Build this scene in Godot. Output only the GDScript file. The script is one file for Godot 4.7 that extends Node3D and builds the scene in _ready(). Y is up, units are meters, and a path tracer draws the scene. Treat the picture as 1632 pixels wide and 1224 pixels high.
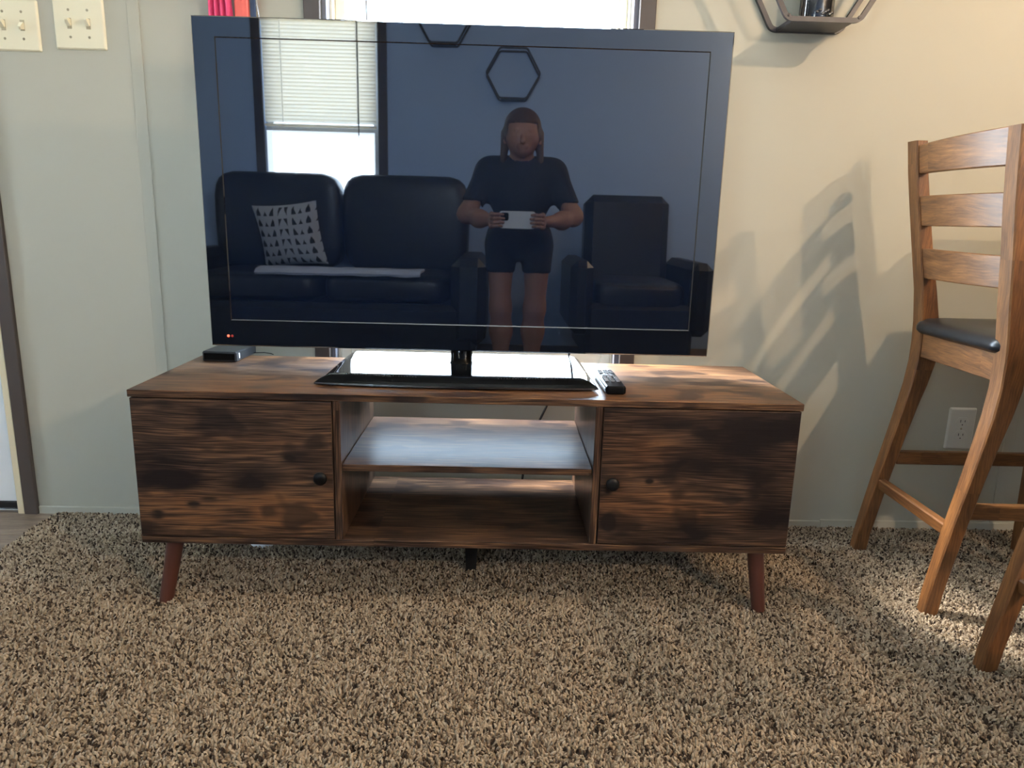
extends Node3D
# World: carpet top y = 0, front wall face z = 0, viewer towards +z, x to the right. Metres.

var M := {}          # materials
var taken := {}      # names used at top level

# ------------------------------------------------------------------ mesh builder
class Mesher:
	var p := PackedVector3Array()   # triangle corners, counter-clockwise seen from outside
	var uvs := PackedVector2Array()
	var own_uv := false
	func tri(a: Vector3, b: Vector3, c: Vector3) -> void:
		p.append(a); p.append(b); p.append(c)
	func poly(pts: Array) -> void:
		for i in range(1, pts.size() - 1):
			tri(pts[0], pts[i], pts[i + 1])
	func quad_uv(a: Vector3, b: Vector3, c: Vector3, d: Vector3, r: Rect2) -> void:
		own_uv = true
		var ua := Vector2(r.position.x, r.end.y); var ub := r.end
		var uc := Vector2(r.end.x, r.position.y); var ud := r.position
		tri(a, b, c); tri(a, c, d)
		for u in [ua, ub, uc, ua, uc, ud]: uvs.append(u)
	func box(c: Vector3, s: Vector3, ch := 0.002, b := Basis()) -> void:
		var h := s * 0.5
		ch = minf(ch, minf(h.x, minf(h.y, h.z)) * 0.95)
		var f := func(x: float, y: float, z: float) -> Vector3: return c + b * Vector3(x, y, z)
		if ch <= 0.0:
			for s1 in [1.0, -1.0]:
				var q1 := [f.call(s1 * h.x, -h.y, h.z), f.call(s1 * h.x, -h.y, -h.z), f.call(s1 * h.x, h.y, -h.z), f.call(s1 * h.x, h.y, h.z)]
				var q2 := [f.call(-h.x, s1 * h.y, h.z), f.call(h.x, s1 * h.y, h.z), f.call(h.x, s1 * h.y, -h.z), f.call(-h.x, s1 * h.y, -h.z)]
				var q3 := [f.call(-h.x, -h.y, s1 * h.z), f.call(h.x, -h.y, s1 * h.z), f.call(h.x, h.y, s1 * h.z), f.call(-h.x, h.y, s1 * h.z)]
				for q in [q1, q2, q3]:
					if s1 < 0.0: q.reverse()
					poly(q)
			return
		var i := h - Vector3(ch, ch, ch)
		# faces
		for s1 in [1.0, -1.0]:
			var q1 := [f.call(s1 * h.x, -i.y, i.z), f.call(s1 * h.x, -i.y, -i.z), f.call(s1 * h.x, i.y, -i.z), f.call(s1 * h.x, i.y, i.z)]
			var q2 := [f.call(-i.x, s1 * h.y, i.z), f.call(i.x, s1 * h.y, i.z), f.call(i.x, s1 * h.y, -i.z), f.call(-i.x, s1 * h.y, -i.z)]
			var q3 := [f.call(-i.x, -i.y, s1 * h.z), f.call(i.x, -i.y, s1 * h.z), f.call(i.x, i.y, s1 * h.z), f.call(-i.x, i.y, s1 * h.z)]
			for q in [q1, q2, q3]:
				if s1 < 0.0: q.reverse()
				poly(q)
			for s2 in [1.0, -1.0]:
				var e1 := [f.call(s1 * h.x, s2 * i.y, -i.z), f.call(s1 * i.x, s2 * h.y, -i.z), f.call(s1 * i.x, s2 * h.y, i.z), f.call(s1 * h.x, s2 * i.y, i.z)]
				var e2 := [f.call(-i.x, s1 * h.y, s2 * i.z), f.call(-i.x, s1 * i.y, s2 * h.z), f.call(i.x, s1 * i.y, s2 * h.z), f.call(i.x, s1 * h.y, s2 * i.z)]
				var e3 := [f.call(s2 * i.x, -i.y, s1 * h.z), f.call(s2 * h.x, -i.y, s1 * i.z), f.call(s2 * h.x, i.y, s1 * i.z), f.call(s2 * i.x, i.y, s1 * h.z)]
				for e in [e1, e2, e3]:
					if s1 * s2 < 0.0: e.reverse()
					poly(e)
				for s3 in [1.0, -1.0]:
					var t := [f.call(s1 * h.x, s2 * i.y, s3 * i.z), f.call(s1 * i.x, s2 * h.y, s3 * i.z), f.call(s1 * i.x, s2 * i.y, s3 * h.z)]
					if s1 * s2 * s3 < 0.0: t.reverse()
					poly(t)
	# rows of points; each row a ring (closed) or a line; counter-clockwise when u runs right and rows run up
	func grid(rows: Array, closed: bool, cap0 := false, cap1 := false) -> void:
		var n: int = rows[0].size()
		for r in rows.size() - 1:
			for k in (n if closed else n - 1):
				var a: Vector3 = rows[r][k]; var b: Vector3 = rows[r][(k + 1) % n]
				var c: Vector3 = rows[r + 1][(k + 1) % n]; var d: Vector3 = rows[r + 1][k]
				if a.distance_squared_to(b) > 1e-14: tri(a, b, c)
				if c.distance_squared_to(d) > 1e-14: tri(a, c, d)
		if cap0:
			var q := Array(rows[0]); q.reverse(); poly(q)
		if cap1: poly(Array(rows[rows.size() - 1]))
	# profile: (radius, height) rising; turned about the y axis of xf
	func lathe(profile: Array, segs := 24, xf := Transform3D(), cap0 := true, cap1 := true) -> void:
		var rows := []
		for q in profile:
			var row := []
			for k in segs:
				var a := -TAU * k / segs
				row.append(xf * Vector3(cos(a) * q.x, q.y, sin(a) * q.x))
			rows.append(row)
		grid(rows, true, cap0 and profile[0].x > 1e-5, cap1 and profile[-1].x > 1e-5)
	# straight round bar
	func bar(a: Vector3, b: Vector3, ra: float, rb: float, segs := 16) -> void:
		lathe([Vector2(ra, 0), Vector2(rb, a.distance_to(b))], segs, aim(a, b))
	static func aim(a: Vector3, b: Vector3) -> Transform3D:
		var y := (b - a).normalized()
		var x := y.cross(Vector3(0, 0, 1) if absf(y.z) < 0.9 else Vector3(1, 0, 0)).normalized()
		return Transform3D(Basis(x, y, x.cross(y)), a)
	# tube along points
	func tube(pts: Array, r: float, segs := 10) -> void:
		var rows := []
		var x := Vector3.ZERO
		for i in pts.size():
			var d: Vector3 = (pts[mini(i + 1, pts.size() - 1)] - pts[maxi(i - 1, 0)]).normalized()
			x = d.cross(Vector3(0, 0, 1) if absf(d.z) < 0.9 else Vector3(1, 0, 0)).normalized() if i == 0 else (x - d * x.dot(d)).normalized()
			var z := x.cross(d)
			var row := []
			for k in segs:
				var a := -TAU * k / segs
				row.append(pts[i] + (x * cos(a) + z * sin(a)) * r)
			rows.append(row)
		grid(rows, true, true, true)
	# sphere-like blob with a transform
	func ball(xf: Transform3D, segs := 20, rings := 12) -> void:
		var pr := []
		for k in rings + 1:
			var a := -PI / 2 + PI * k / rings
			pr.append(Vector2(maxf(cos(a), 0.0) if k > 0 and k < rings else 0.0, sin(a)))
		lathe(pr, segs, xf, false, false)
	func build(crease := 35.0, grain := 0, off := Vector2.ZERO) -> ArrayMesh:
		var n := p.size()
		var fn := PackedVector3Array(); fn.resize(n / 3)
		var at := {}
		var ids := PackedInt32Array(); ids.resize(n)
		var lists := []
		for t in n / 3:
			fn[t] = (p[t * 3 + 1] - p[t * 3]).cross(p[t * 3 + 2] - p[t * 3])
		for i in n:
			var key := Vector3i((p[i] * 20000.0).round())
			if not at.has(key):
				at[key] = lists.size(); lists.append(PackedInt32Array())
			var k: int = at[key]
			ids[i] = k
			lists[k].append(i / 3)
		var lim := cos(deg_to_rad(crease))
		var nn := PackedVector3Array(); nn.resize(n)
		var uv := PackedVector2Array(); uv.resize(n)
		var vv := PackedVector3Array(); vv.resize(n)
		for i in n:
			var f := fn[i / 3]
			var fu := f.normalized()
			var s := Vector3.ZERO
			for t in lists[ids[i]]:
				if fn[t].normalized().dot(fu) >= lim: s += fn[t]
			var out: int = i / 3 * 3 + [0, 2, 1][i % 3]
			nn[out] = s.normalized() if s.length_squared() > 1e-24 else fu
			vv[out] = p[i]
			if own_uv:
				uv[out] = uvs[i]
			else:
				var a := fu.abs()
				var ax := 0 if a.x >= a.y and a.x >= a.z else (1 if a.y >= a.z else 2)
				var g := grain if grain != ax else (ax + 1) % 3
				var o := 3 - g - ax
				uv[out] = Vector2(p[i][g], p[i][o] + p[i][ax] * 0.37) + off
		var arr := []
		arr.resize(Mesh.ARRAY_MAX)
		arr[Mesh.ARRAY_VERTEX] = vv; arr[Mesh.ARRAY_NORMAL] = nn; arr[Mesh.ARRAY_TEX_UV] = uv
		var m := ArrayMesh.new()
		m.add_surface_from_arrays(Mesh.PRIMITIVE_TRIANGLES, arr)
		return m

# smooth union of tapered capsules meshed by surface nets; bones: [a, b, ra, rb]; keep(point) > 0 keeps
func blob(m: Mesher, bones: Array, cell: float, k: float, grow := 0.0, keep = null) -> void:
	var lo := Vector3.ONE * 1e9; var hi := -lo
	for b in bones:
		var r: float = maxf(b[2], b[3]) + grow + cell * 3.0
		lo = lo.min(b[0] - Vector3.ONE * r).min(b[1] - Vector3.ONE * r)
		hi = hi.max(b[0] + Vector3.ONE * r).max(b[1] + Vector3.ONE * r)
	var n := Vector3i(((hi - lo) / cell).ceil()) + Vector3i.ONE
	var f := PackedFloat32Array(); f.resize(n.x * n.y * n.z); f.fill(1.0)
	for b in bones:
		var r: float = maxf(b[2], b[3]) + grow + k + cell * 2.0
		var l := Vector3i(((b[0].min(b[1]) - Vector3.ONE * r - lo) / cell).floor()).max(Vector3i.ZERO)
		var h := Vector3i(((b[0].max(b[1]) + Vector3.ONE * r - lo) / cell).ceil()).min(n - Vector3i.ONE)
		var a: Vector3 = b[0]; var ab: Vector3 = b[1] - b[0]
		var ll := maxf(ab.length_squared(), 1e-9)
		for z in range(l.z, h.z + 1):
			for y in range(l.y, h.y + 1):
				var at := (z * n.y + y) * n.x
				for x in range(l.x, h.x + 1):
					var q := lo + Vector3(x, y, z) * cell - a
					var t := clampf(q.dot(ab) / ll, 0.0, 1.0)
					var d: float = (q - ab * t).length() - lerpf(b[2], b[3], t) - grow
					var o := f[at + x]
					var w := maxf(k - absf(o - d), 0.0) / k
					f[at + x] = minf(o, d) - w * w * k * 0.25
	if keep != null:
		for z in n.z:
			for y in n.y:
				for x in n.x:
					var i := (z * n.y + y) * n.x + x
					if f[i] < 0.2: f[i] = maxf(f[i], -keep.call(lo + Vector3(x, y, z) * cell))
	var vert := {}
	var sx := 1; var sy := n.x; var sz := n.x * n.y
	for z in n.z - 1:
		for y in n.y - 1:
			for x in n.x - 1:
				var i := z * sz + y * sy + x
				var c := [f[i], f[i + sx], f[i + sy], f[i + sx + sy], f[i + sz], f[i + sx + sz], f[i + sy + sz], f[i + sx + sy + sz]]
				var neg := 0
				for v in c:
					if v < 0.0: neg += 1
				if neg == 0 or neg == 8: continue
				var s := Vector3.ZERO; var cnt := 0
				for e in [[0, 1], [2, 3], [4, 5], [6, 7], [0, 2], [1, 3], [4, 6], [5, 7], [0, 4], [1, 5], [2, 6], [3, 7]]:
					var u: float = c[e[0]]; var w: float = c[e[1]]
					if (u < 0.0) != (w < 0.0):
						var t := u / (u - w)
						var pa := Vector3(e[0] & 1, (e[0] >> 1) & 1, e[0] >> 2); var pb := Vector3(e[1] & 1, (e[1] >> 1) & 1, e[1] >> 2)
						s += pa.lerp(pb, t); cnt += 1
				vert[i] = lo + (Vector3(x, y, z) + s / cnt) * cell
	for i in vert:
		for ax in [[sx, sy, sz], [sy, sz, sx], [sz, sx, sy]]:
			var u := f[i]; var w := f[i + ax[0]]
			if (u < 0.0) == (w < 0.0): continue
			var a: int = i - ax[1] - ax[2]; var b: int = i - ax[2]; var d: int = i - ax[1]
			if not (vert.has(a) and vert.has(b) and vert.has(d)): continue
			var q := [vert[a], vert[b], vert[i], vert[d]]
			if w < 0.0: q.reverse()
			m.poly(q)

# ------------------------------------------------------------------ scene graph helpers
func numbered(called: String) -> String:
	if not taken.has(called):
		taken[called] = 0
		return called
	taken[called] += 1
	return "%s_%03d" % [called, taken[called]]

func tag(o: Node3D, label: String, category: String, group := "") -> void:
	o.set_meta("label", label); o.set_meta("category", category)
	if group: o.set_meta("group", group)

func thing(called: String, label: String, category: String, at := Vector3.ZERO, turn := 0.0, group := "") -> Node3D:
	var o := Node3D.new()
	o.name = numbered(called); add_child(o)
	o.position = at; o.rotation.y = turn
	tag(o, label, category, group)
	return o

func part(called: String, m, mat: Material, parent: Node = null, crease := 35.0, grain := 0, off := Vector2.ZERO) -> MeshInstance3D:
	var o := MeshInstance3D.new()
	o.mesh = m.build(crease, grain, off) if m is Mesher else m
	o.material_override = mat
	if parent == null:
		o.name = numbered(called); add_child(o)
	else:
		var nm := called; var k := 0
		while parent.has_node(nm):
			k += 1; nm = "%s_%03d" % [called, k]
		o.name = nm; parent.add_child(o)
	return o

func struct(called: String, m, mat: Material, label := "") -> MeshInstance3D:
	var o := part(called, m, mat)
	o.set_meta("kind", "structure")
	if label: o.set_meta("label", label)
	return o

func struct_root(called: String, label := "") -> Node3D:
	var o := Node3D.new(); o.name = called; taken[called] = 0; add_child(o)
	o.set_meta("kind", "structure")
	if label: o.set_meta("label", label)
	return o

func boxm(c: Vector3, s: Vector3, ch := 0.002, b := Basis()) -> Mesher:
	var m := Mesher.new(); m.box(c, s, ch, b); return m

# box given by its two corners
func span(a: Vector3, b: Vector3, ch := 0.002) -> Mesher:
	return boxm((a + b) * 0.5, (b - a).abs(), ch)

# a plate with sides turned in: cross-section rectangle outline with rounded corners, extruded along z with stepped insets
func plate(m: Mesher, c: Vector3, w: float, h: float, r: float, steps: Array, b := Basis()) -> void:
	# steps: [inset, z] from the back to the front
	var rows := []
	for s in steps:
		var row := []
		var rr: float = maxf(r - s[0], 0.0005)
		var hw: float = w * 0.5 - s[0] - rr; var hh: float = h * 0.5 - s[0] - rr
		for k in 4:
			var cx: float = hw * [1, -1, -1, 1][k]; var cy: float = hh * [1, 1, -1, -1][k]
			for j in 5:
				var a := PI / 2 * (k + j / 4.0)
				row.append(c + b * Vector3(cx + cos(a) * rr, cy + sin(a) * rr, s[1]))
		rows.append(row)
	m.grid(rows, true, true, true)

# ------------------------------------------------------------------ materials
func mat(col: Color, rough := 0.6, metal := 0.0, spec := 0.5) -> StandardMaterial3D:
	var m := StandardMaterial3D.new()
	m.albedo_color = col; m.roughness = rough; m.metallic = metal; m.metallic_specular = spec
	return m

func texmat(im: Image, size: Vector2, rough := 0.6, bump := 0.0, bump_im: Image = null) -> StandardMaterial3D:
	var m := StandardMaterial3D.new()
	m.albedo_texture = ImageTexture.create_from_image(im)
	m.roughness = rough
	m.uv1_scale = Vector3(1.0 / size.x, 1.0 / size.y, 1)
	if bump != 0.0:
		m.heightmap_enabled = true
		m.heightmap_texture = ImageTexture.create_from_image(bump_im if bump_im else im)
		m.heightmap_scale = bump
	return m

func noise(sd: int, oct := 4, freq := 1.0) -> FastNoiseLite:
	var f := FastNoiseLite.new()
	f.seed = sd; f.noise_type = FastNoiseLite.TYPE_SIMPLEX_SMOOTH; f.frequency = freq
	f.fractal_type = FastNoiseLite.FRACTAL_FBM; f.fractal_octaves = oct
	return f

# rustic laminate: grain along u. blots: [u, v, ru, rv, amount] in 0..1 of the picture; amount < 0 darkens, > 0 warms
func rustic(w: int, h: int, size: Vector2, sd: int, blots: Array, base := 0.0) -> Image:
	var im := Image.create(w, h, false, Image.FORMAT_RGB8)
	var a := noise(sd, 4); var b := noise(sd + 1, 3); var c := noise(sd + 2, 2); var e := noise(sd + 3, 3)
	var dark := Color8(32, 25, 24); var mid := Color8(75, 57, 46); var light := Color8(126, 95, 68)
	for y in h:
		for x in w:
			var u := size.x * x / w; var v := size.y * y / h
			var wv := v + b.get_noise_2d(u * 2.0, v * 4.0) * 0.007
			var broad := e.get_noise_2d(u * 2.6 + 7.0, wv * 11.0)
			var streak := a.get_noise_2d(u * 5.0, wv * 95.0)
			var fine := c.get_noise_2d(u * 7.0, wv * 300.0)
			var patch := b.get_noise_2d(u * 5.0 + 31.0, v * 9.0)
			var t := 0.43 + base + broad * 0.26 + streak * 0.36 + fine * 0.52
			var dk := clampf((patch - 0.16) * 2.2, 0.0, 0.55)
			var wm := 0.0
			for q in blots:
				var du: float = (float(x) / w - q[0]) / q[2]; var dv: float = (float(y) / h - q[1]) / q[3]
				var g := exp(-pow(du * du + dv * dv, 1.4)) * (1.0 + 0.8 * streak + 1.1 * patch)
				if q[4] < 0.0: dk += -q[4] * g * 1.25
				else: wm += q[4] * g
			t += wm * 0.30
			t = clampf(t, 0.0, 1.0)
			var col := dark.lerp(mid, t * 2.0) if t < 0.5 else mid.lerp(light, t * 2.0 - 1.0)
			col = col.lerp(Color8(124, 76, 42), clampf(wm, 0.0, 1.0) * 0.4)
			col = col.lerp(Color8(30, 25, 26), clampf(dk, 0.0, 0.92))
			im.set_pixel(x, y, col)
	return im

# varnished hardwood, grain along u
func oak(w: int, h: int, size: Vector2, sd: int, dark: Color, light: Color) -> Image:
	var im := Image.create(w, h, false, Image.FORMAT_RGB8)
	var a := noise(sd, 4); var b := noise(sd + 1, 3); var c := noise(sd + 2, 2)
	for y in h:
		for x in w:
			var u := size.x * x / w; var v := size.y * y / h
			var wv := v + b.get_noise_2d(u * 3.0, v * 6.0) * 0.012
			var t := 0.5 + b.get_noise_2d(u * 4.0 + 9.0, wv * 22.0) * 0.35 + a.get_noise_2d(u * 8.0, wv * 160.0) * 0.4 + c.get_noise_2d(u * 22.0, wv * 500.0) * 0.3
			im.set_pixel(x, y, dark.lerp(light, clampf(t, 0.0, 1.0)))
	return im

func make_materials() -> void:
	M.wall = mat(Color8(182, 180, 165), 0.75, 0.0, 0.35)
	M.back_wall = mat(Color8(174, 202, 244), 0.8, 0.0, 0.3)  # blue glare haze on the screen put into the wall colour
	M.ceiling = mat(Color8(206, 204, 198), 0.9, 0.0, 0.2)
	M.trim_dark = mat(Color8(72, 64, 60), 0.45)
	M.trim_grey = mat(Color8(98, 98, 106), 0.5)  # window jamb: shade of the backlit reveal put into its colour
	M.cream = mat(Color8(222, 210, 178), 0.5)
	M.door_white = mat(Color8(226, 230, 232), 0.45)
	M.black = mat(Color8(18, 18, 19), 0.5)
	M.black_gloss = mat(Color8(10, 11, 12), 0.05, 0.0, 0.26)
	M.rubber = mat(Color8(26, 26, 28), 0.65)
	M.vinyl = mat(Color8(236, 238, 238), 0.4)
	M.vinyl_cream = mat(Color8(238, 232, 212), 0.45)
	M.chrome = mat(Color8(215, 215, 218), 0.18, 1.0)
	M.silver = mat(Color8(190, 192, 196), 0.25, 1.0)
	M.ivory = mat(Color8(238, 230, 200), 0.35)
	M.white_plate = mat(Color8(214, 212, 200), 0.35)
	M.hole = mat(Color8(30, 28, 26), 0.8)
	M.glass = StandardMaterial3D.new()
	M.glass.transparency = BaseMaterial3D.TRANSPARENCY_ALPHA; M.glass.albedo_color = Color(1, 1, 1, 0.03); M.glass.roughness = 0.0
	# laminates of the TV stand: one per face whose print differs; the top also holds painted window light
	M.lam = texmat(rustic(1400, 700, Vector2(1.4, 0.7), 11, [], 0.0), Vector2(1.4, 0.7), 0.3)
	M.lam_top = texmat(rustic(1400, 400, Vector2(1.4, 0.42), 23, [[0.25, 0.75, 0.15, 0.15, -0.3], [0.8, 0.3, 0.2, 0.3, 0.5], [0.2, 0.3, 0.2, 0.3, 0.5], [0.5, 0.2, 0.6, 0.3, 0.4]], 0.14), Vector2(1.4, 0.42), 0.34)  # warm blots and lighter base put gold window light into the top
	M.lam_left = texmat(rustic(660, 470, Vector2(0.44, 0.313), 41, [[0.2, 0.58, 0.13, 0.07, -1.0], [0.17, 0.42, 0.1, 0.05, -0.7], [0.12, 0.3, 0.12, 0.05, -0.45], [0.62, 0.55, 0.16, 0.1, -0.5], [0.55, 0.62, 0.1, 0.05, -0.4], [0.86, 0.42, 0.13, 0.06, -0.4], [0.09, 0.84, 0.035, 0.03, -1.2], [0.28, 0.76, 0.03, 0.025, -1.2], [0.36, 0.72, 0.04, 0.02, -0.7], [0.3, 0.8, 0.4, 0.16, 0.75], [0.75, 0.8, 0.3, 0.2, 0.6], [0.55, 0.3, 0.3, 0.08, 0.25]], -0.02), Vector2(1, 1), 0.42)
	M.lam_right = texmat(rustic(660, 470, Vector2(0.44, 0.313), 57, [[0.32, 0.1, 0.16, 0.05, -0.8], [0.75, 0.14, 0.25, 0.14, -0.75], [0.62, 0.36, 0.2, 0.13, -0.85], [0.86, 0.45, 0.12, 0.1, -0.7], [0.9, 0.72, 0.14, 0.16, -0.6], [0.5, 0.9, 0.3, 0.06, -0.35], [0.25, 0.52, 0.02, 0.02, -0.9], [0.04, 0.6, 0.02, 0.03, -0.9], [0.05, 0.84, 0.03, 0.06, -0.8], [0.2, 0.3, 0.18, 0.14, 0.4], [0.22, 0.7, 0.3, 0.14, 0.6], [0.6, 0.75, 0.25, 0.08, 0.35]], -0.09), Vector2(1, 1), 0.42)
	for k in ["lam", "lam_top", "lam_left", "lam_right"]: M[k].metallic_specular = 0.27
	for k in ["lam", "lam_top"]:
		M[k].heightmap_enabled = true; M[k].heightmap_texture = M[k].albedo_texture; M[k].heightmap_scale = 0.03
	M.leg_wood = mat(Color8(80, 46, 37), 0.38)
	# stools
	M.stool = texmat(oak(512, 512, Vector2(0.5, 0.5), 71, Color8(78, 48, 26), Color8(144, 97, 54)), Vector2(0.5, 0.5), 0.42)
	M.seat_vinyl = mat(Color8(26, 27, 30), 0.32)
	M.table_wood = texmat(oak(256, 256, Vector2(0.5, 0.5), 77, Color8(52, 28, 22), Color8(84, 48, 36)), Vector2(0.5, 0.5), 0.3)
	M.plank = texmat(oak(512, 256, Vector2(0.8, 0.4), 91, Color8(96, 82, 70), Color8(150, 132, 114)), Vector2(0.8, 0.4), 0.45)
	M.shelf_metal = mat(Color8(44, 42, 46), 0.42)
	M.pink = mat(Color8(232, 92, 140), 0.8)
	M.coral = mat(Color8(236, 110, 98), 0.75)
	M.navy = mat(Color8(48, 64, 92), 0.6)
	# television glass: sharp reflection of its front over a hazier dark panel
	M.screen = mat(Color8(13, 22, 38), 0.02, 0.0, 0.7)
	M.screen.clearcoat_enabled = true; M.screen.clearcoat = 1.0; M.screen.clearcoat_roughness = 0.01
	M.bezel = mat(Color8(12, 18, 28), 0.02, 0.0, 0.7)
	M.bezel.clearcoat_enabled = true; M.bezel.clearcoat = 1.0; M.bezel.clearcoat_roughness = 0.02
	M.leather = mat(Color8(30, 31, 35), 0.38)
	M.skin = mat(Color8(150, 108, 90), 0.6)
	M.shirt = mat(Color8(34, 38, 46), 0.85)
	M.shorts = mat(Color8(28, 30, 36), 0.85)
	M.bright_strip = mat(Color8(200, 208, 230), 0.85)  # pale blue for the added strip of light on the sofa seat
	M.hair = mat(Color8(70, 48, 36), 0.6)
	M.blind = mat(Color8(250, 244, 230), 0.5)
	M.blind.backlight_enabled = true; M.blind.backlight = Color(1.0, 0.95, 0.86)
	M.valance = texmat(oak(512, 128, Vector2(0.8, 0.2), 101, Color8(196, 198, 192), Color8(255, 255, 250)), Vector2(0.8, 0.2), 0.6)
	M.valance.backlight_enabled = true; M.valance.backlight = Color(1, 1, 1)

# ------------------------------------------------------------------ setting
func room() -> void:
	var H := 2.35; var L := -3.4; var Rr := 5.6; var B := 3.6; var t := 0.12
	# front wall round the window (x -0.395..0.39, y 0.42..1.95) and the door (x -2.13..-1.29, y 0..2.0)
	var m := Mesher.new()
	for r in [[L - t, -2.13, -0.02, H], [-2.13, -1.29, 2.0, H], [-1.29, -0.395, -0.02, H], [-0.395, 0.39, -0.02, 0.42], [-0.395, 0.39, 1.95, H], [0.39, Rr + t, -0.02, H]]:
		m.box(Vector3((r[0] + r[1]) / 2, (r[2] + r[3]) / 2, -t / 2), Vector3(r[1] - r[0], r[3] - r[2], t), 0.0)
	struct("wall_front", m, M.wall)
	# back wall round its window (x -1.50..-0.76, y 0.95..2.24)
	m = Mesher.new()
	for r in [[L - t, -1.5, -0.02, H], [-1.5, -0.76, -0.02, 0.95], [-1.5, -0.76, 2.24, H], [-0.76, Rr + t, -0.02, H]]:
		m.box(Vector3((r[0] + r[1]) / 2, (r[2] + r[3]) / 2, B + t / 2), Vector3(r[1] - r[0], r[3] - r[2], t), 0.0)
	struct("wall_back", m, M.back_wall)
	# left wall round an unseen window added for fill light (z 0.6..1.2, y 0.9..1.6)
	m = Mesher.new()
	for r in [[0.0, 0.6, -0.02, H], [0.6, 1.2, -0.02, 0.9], [0.6, 1.2, 1.6, H], [1.2, B, -0.02, H]]:
		m.box(Vector3(L - t / 2, (r[2] + r[3]) / 2, (r[0] + r[1]) / 2), Vector3(t, r[3] - r[2], r[1] - r[0]), 0.0)
	struct("wall_left", m, M.wall)
	var w3 := struct_root("added_window_3", "unseen window added in the left end wall for fill light")
	m = Mesher.new()
	for z in [0.615, 1.185]: m.box(Vector3(L - 0.06, 1.25, z), Vector3(0.06, 0.7, 0.03), 0.002)
	for y in [0.915, 1.25, 1.585]: m.box(Vector3(L - 0.06, y, 0.9), Vector3(0.06, 0.03, 0.54), 0.002)
	part("frame", m, M.vinyl, w3)
	part("pane", span(Vector3(L - 0.062, 0.93, 0.63), Vector3(L - 0.058, 1.57, 1.17), 0.0), M.glass, w3)
	struct("wall_right", span(Vector3(Rr, -0.02, 0), Vector3(Rr + t, H, B), 0.0), M.wall)
	struct("ceiling", span(Vector3(L - t, H, -t), Vector3(Rr + t, H + 0.1, B + t), 0.0), M.ceiling)
	# floor: slab, carpet backing, vinyl planks by the door
	var fl := struct_root("floor", "beige carpet floor with a strip of wood-look planks by the door")
	part("slab", span(Vector3(L - t, -0.15, -t), Vector3(Rr + t, -0.02, B + t), 0.0), M.rubber, fl)
	part("carpet_backing", span(Vector3(-1.185, -0.02, 0.0), Vector3(Rr, -0.006, B), 0.0), M.backing, fl)
	var z0 := 0.0
	var k := 0
	while z0 < 1.8:
		var z1 := z0 + 0.15
		for xx in ([[-2.8, -1.62], [-1.618, -1.186]] if k % 2 == 0 else [[-3.0, -1.93], [-1.928, -1.186]]):
			part("plank", span(Vector3(xx[0], -0.02, z0 + 0.001), Vector3(xx[1], -0.004, z1 - 0.001), 0.001), M.plank, fl, 35.0, 0, Vector2(k * 0.31, k * 0.17))
		z0 = z1; k += 1
	part("plank", span(Vector3(-3.4, -0.02, 1.801), Vector3(-1.186, -0.004, B), 0.001), M.plank, fl)
	# low baseboards
	struct("baseboard_front", span(Vector3(-1.235, -0.02, 0), Vector3(1.0, 0.018, 0.007), 0.002), M.wall)
	struct("baseboard_right", span(Vector3(1.0, -0.02, 0), Vector3(Rr, 0.022, 0.007), 0.002), M.wall)
	# panel battens
	for x in [-0.857, 1.512]:
		var b := boxm(Vector3(x, 1.18, 0.0015), Vector3(0.03, 2.33, 0.003), 0.001)
		struct("trim_%d" % (1 if x < 0 else 2), b, M.wall, "painted flat panel batten on the wall")
	# entry door: dark casing, cream jamb, white leaf, black sweep
	struct("trim_3", span(Vector3(-1.272, -0.02, 0), Vector3(-1.235, 2.07, 0.014), 0.002), M.trim_dark, "dark brown door casing")
	struct("trim_4", span(Vector3(-1.293, -0.02, -0.1), Vector3(-1.272, 2.05, 0.010), 0.003), M.cream, "cream door jamb strip")
	var d := struct_root("door_1", "white entry door with a black sweep along its foot")
	part("leaf", span(Vector3(-2.1, 0.025, -0.05), Vector3(-1.3, 2.0, -0.008), 0.002), M.door_white, d)
	part("sweep", span(Vector3(-2.1, 0.006, -0.05), Vector3(-1.298, 0.026, -0.004), 0.002), M.black, d)
	part("threshold", span(Vector3(-2.12, -0.02, -0.1), Vector3(-1.293, 0.004, 0.0), 0.002), M.silver, d)
	part("knob", ballm(Vector3(-2.03, 0.95, 0.04), Vector3(0.028, 0.028, 0.028)), M.silver, d)
	part("casing", span(Vector3(-2.17, -0.02, 0), Vector3(-2.13, 2.07, 0.014), 0.002), M.trim_dark, d)
	# front window
	var w := struct_root("window_1", "bright window behind the television with dark wood casing")
	for q in [[-0.437, -0.396, 0.38, 1.99], [0.389, 0.43, 0.38, 1.99]]:
		part("casing", span(Vector3(q[0], q[2], 0), Vector3(q[1], q[3], 0.014), 0.002), M.trim_dark, w)
	part("casing", span(Vector3(-0.396, 0.38, 0), Vector3(0.389, 0.42, 0.014), 0.002), M.trim_dark, w)
	part("casing", span(Vector3(-0.396, 1.95, 0), Vector3(0.389, 1.99, 0.014), 0.002), M.trim_dark, w)
	m = Mesher.new()
	m.box(Vector3(-0.385, 1.185, -0.065), Vector3(0.02, 1.53, 0.06), 0.002); m.box(Vector3(0.38, 1.185, -0.065), Vector3(0.02, 1.53, 0.06), 0.002)
	m.box(Vector3(0, 0.435, -0.065), Vector3(0.75, 0.03, 0.06), 0.002); m.box(Vector3(0, 1.94, -0.065), Vector3(0.75, 0.02, 0.06), 0.002)
	part("frame", m, M.vinyl_cream, w)
	m = Mesher.new()
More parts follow.
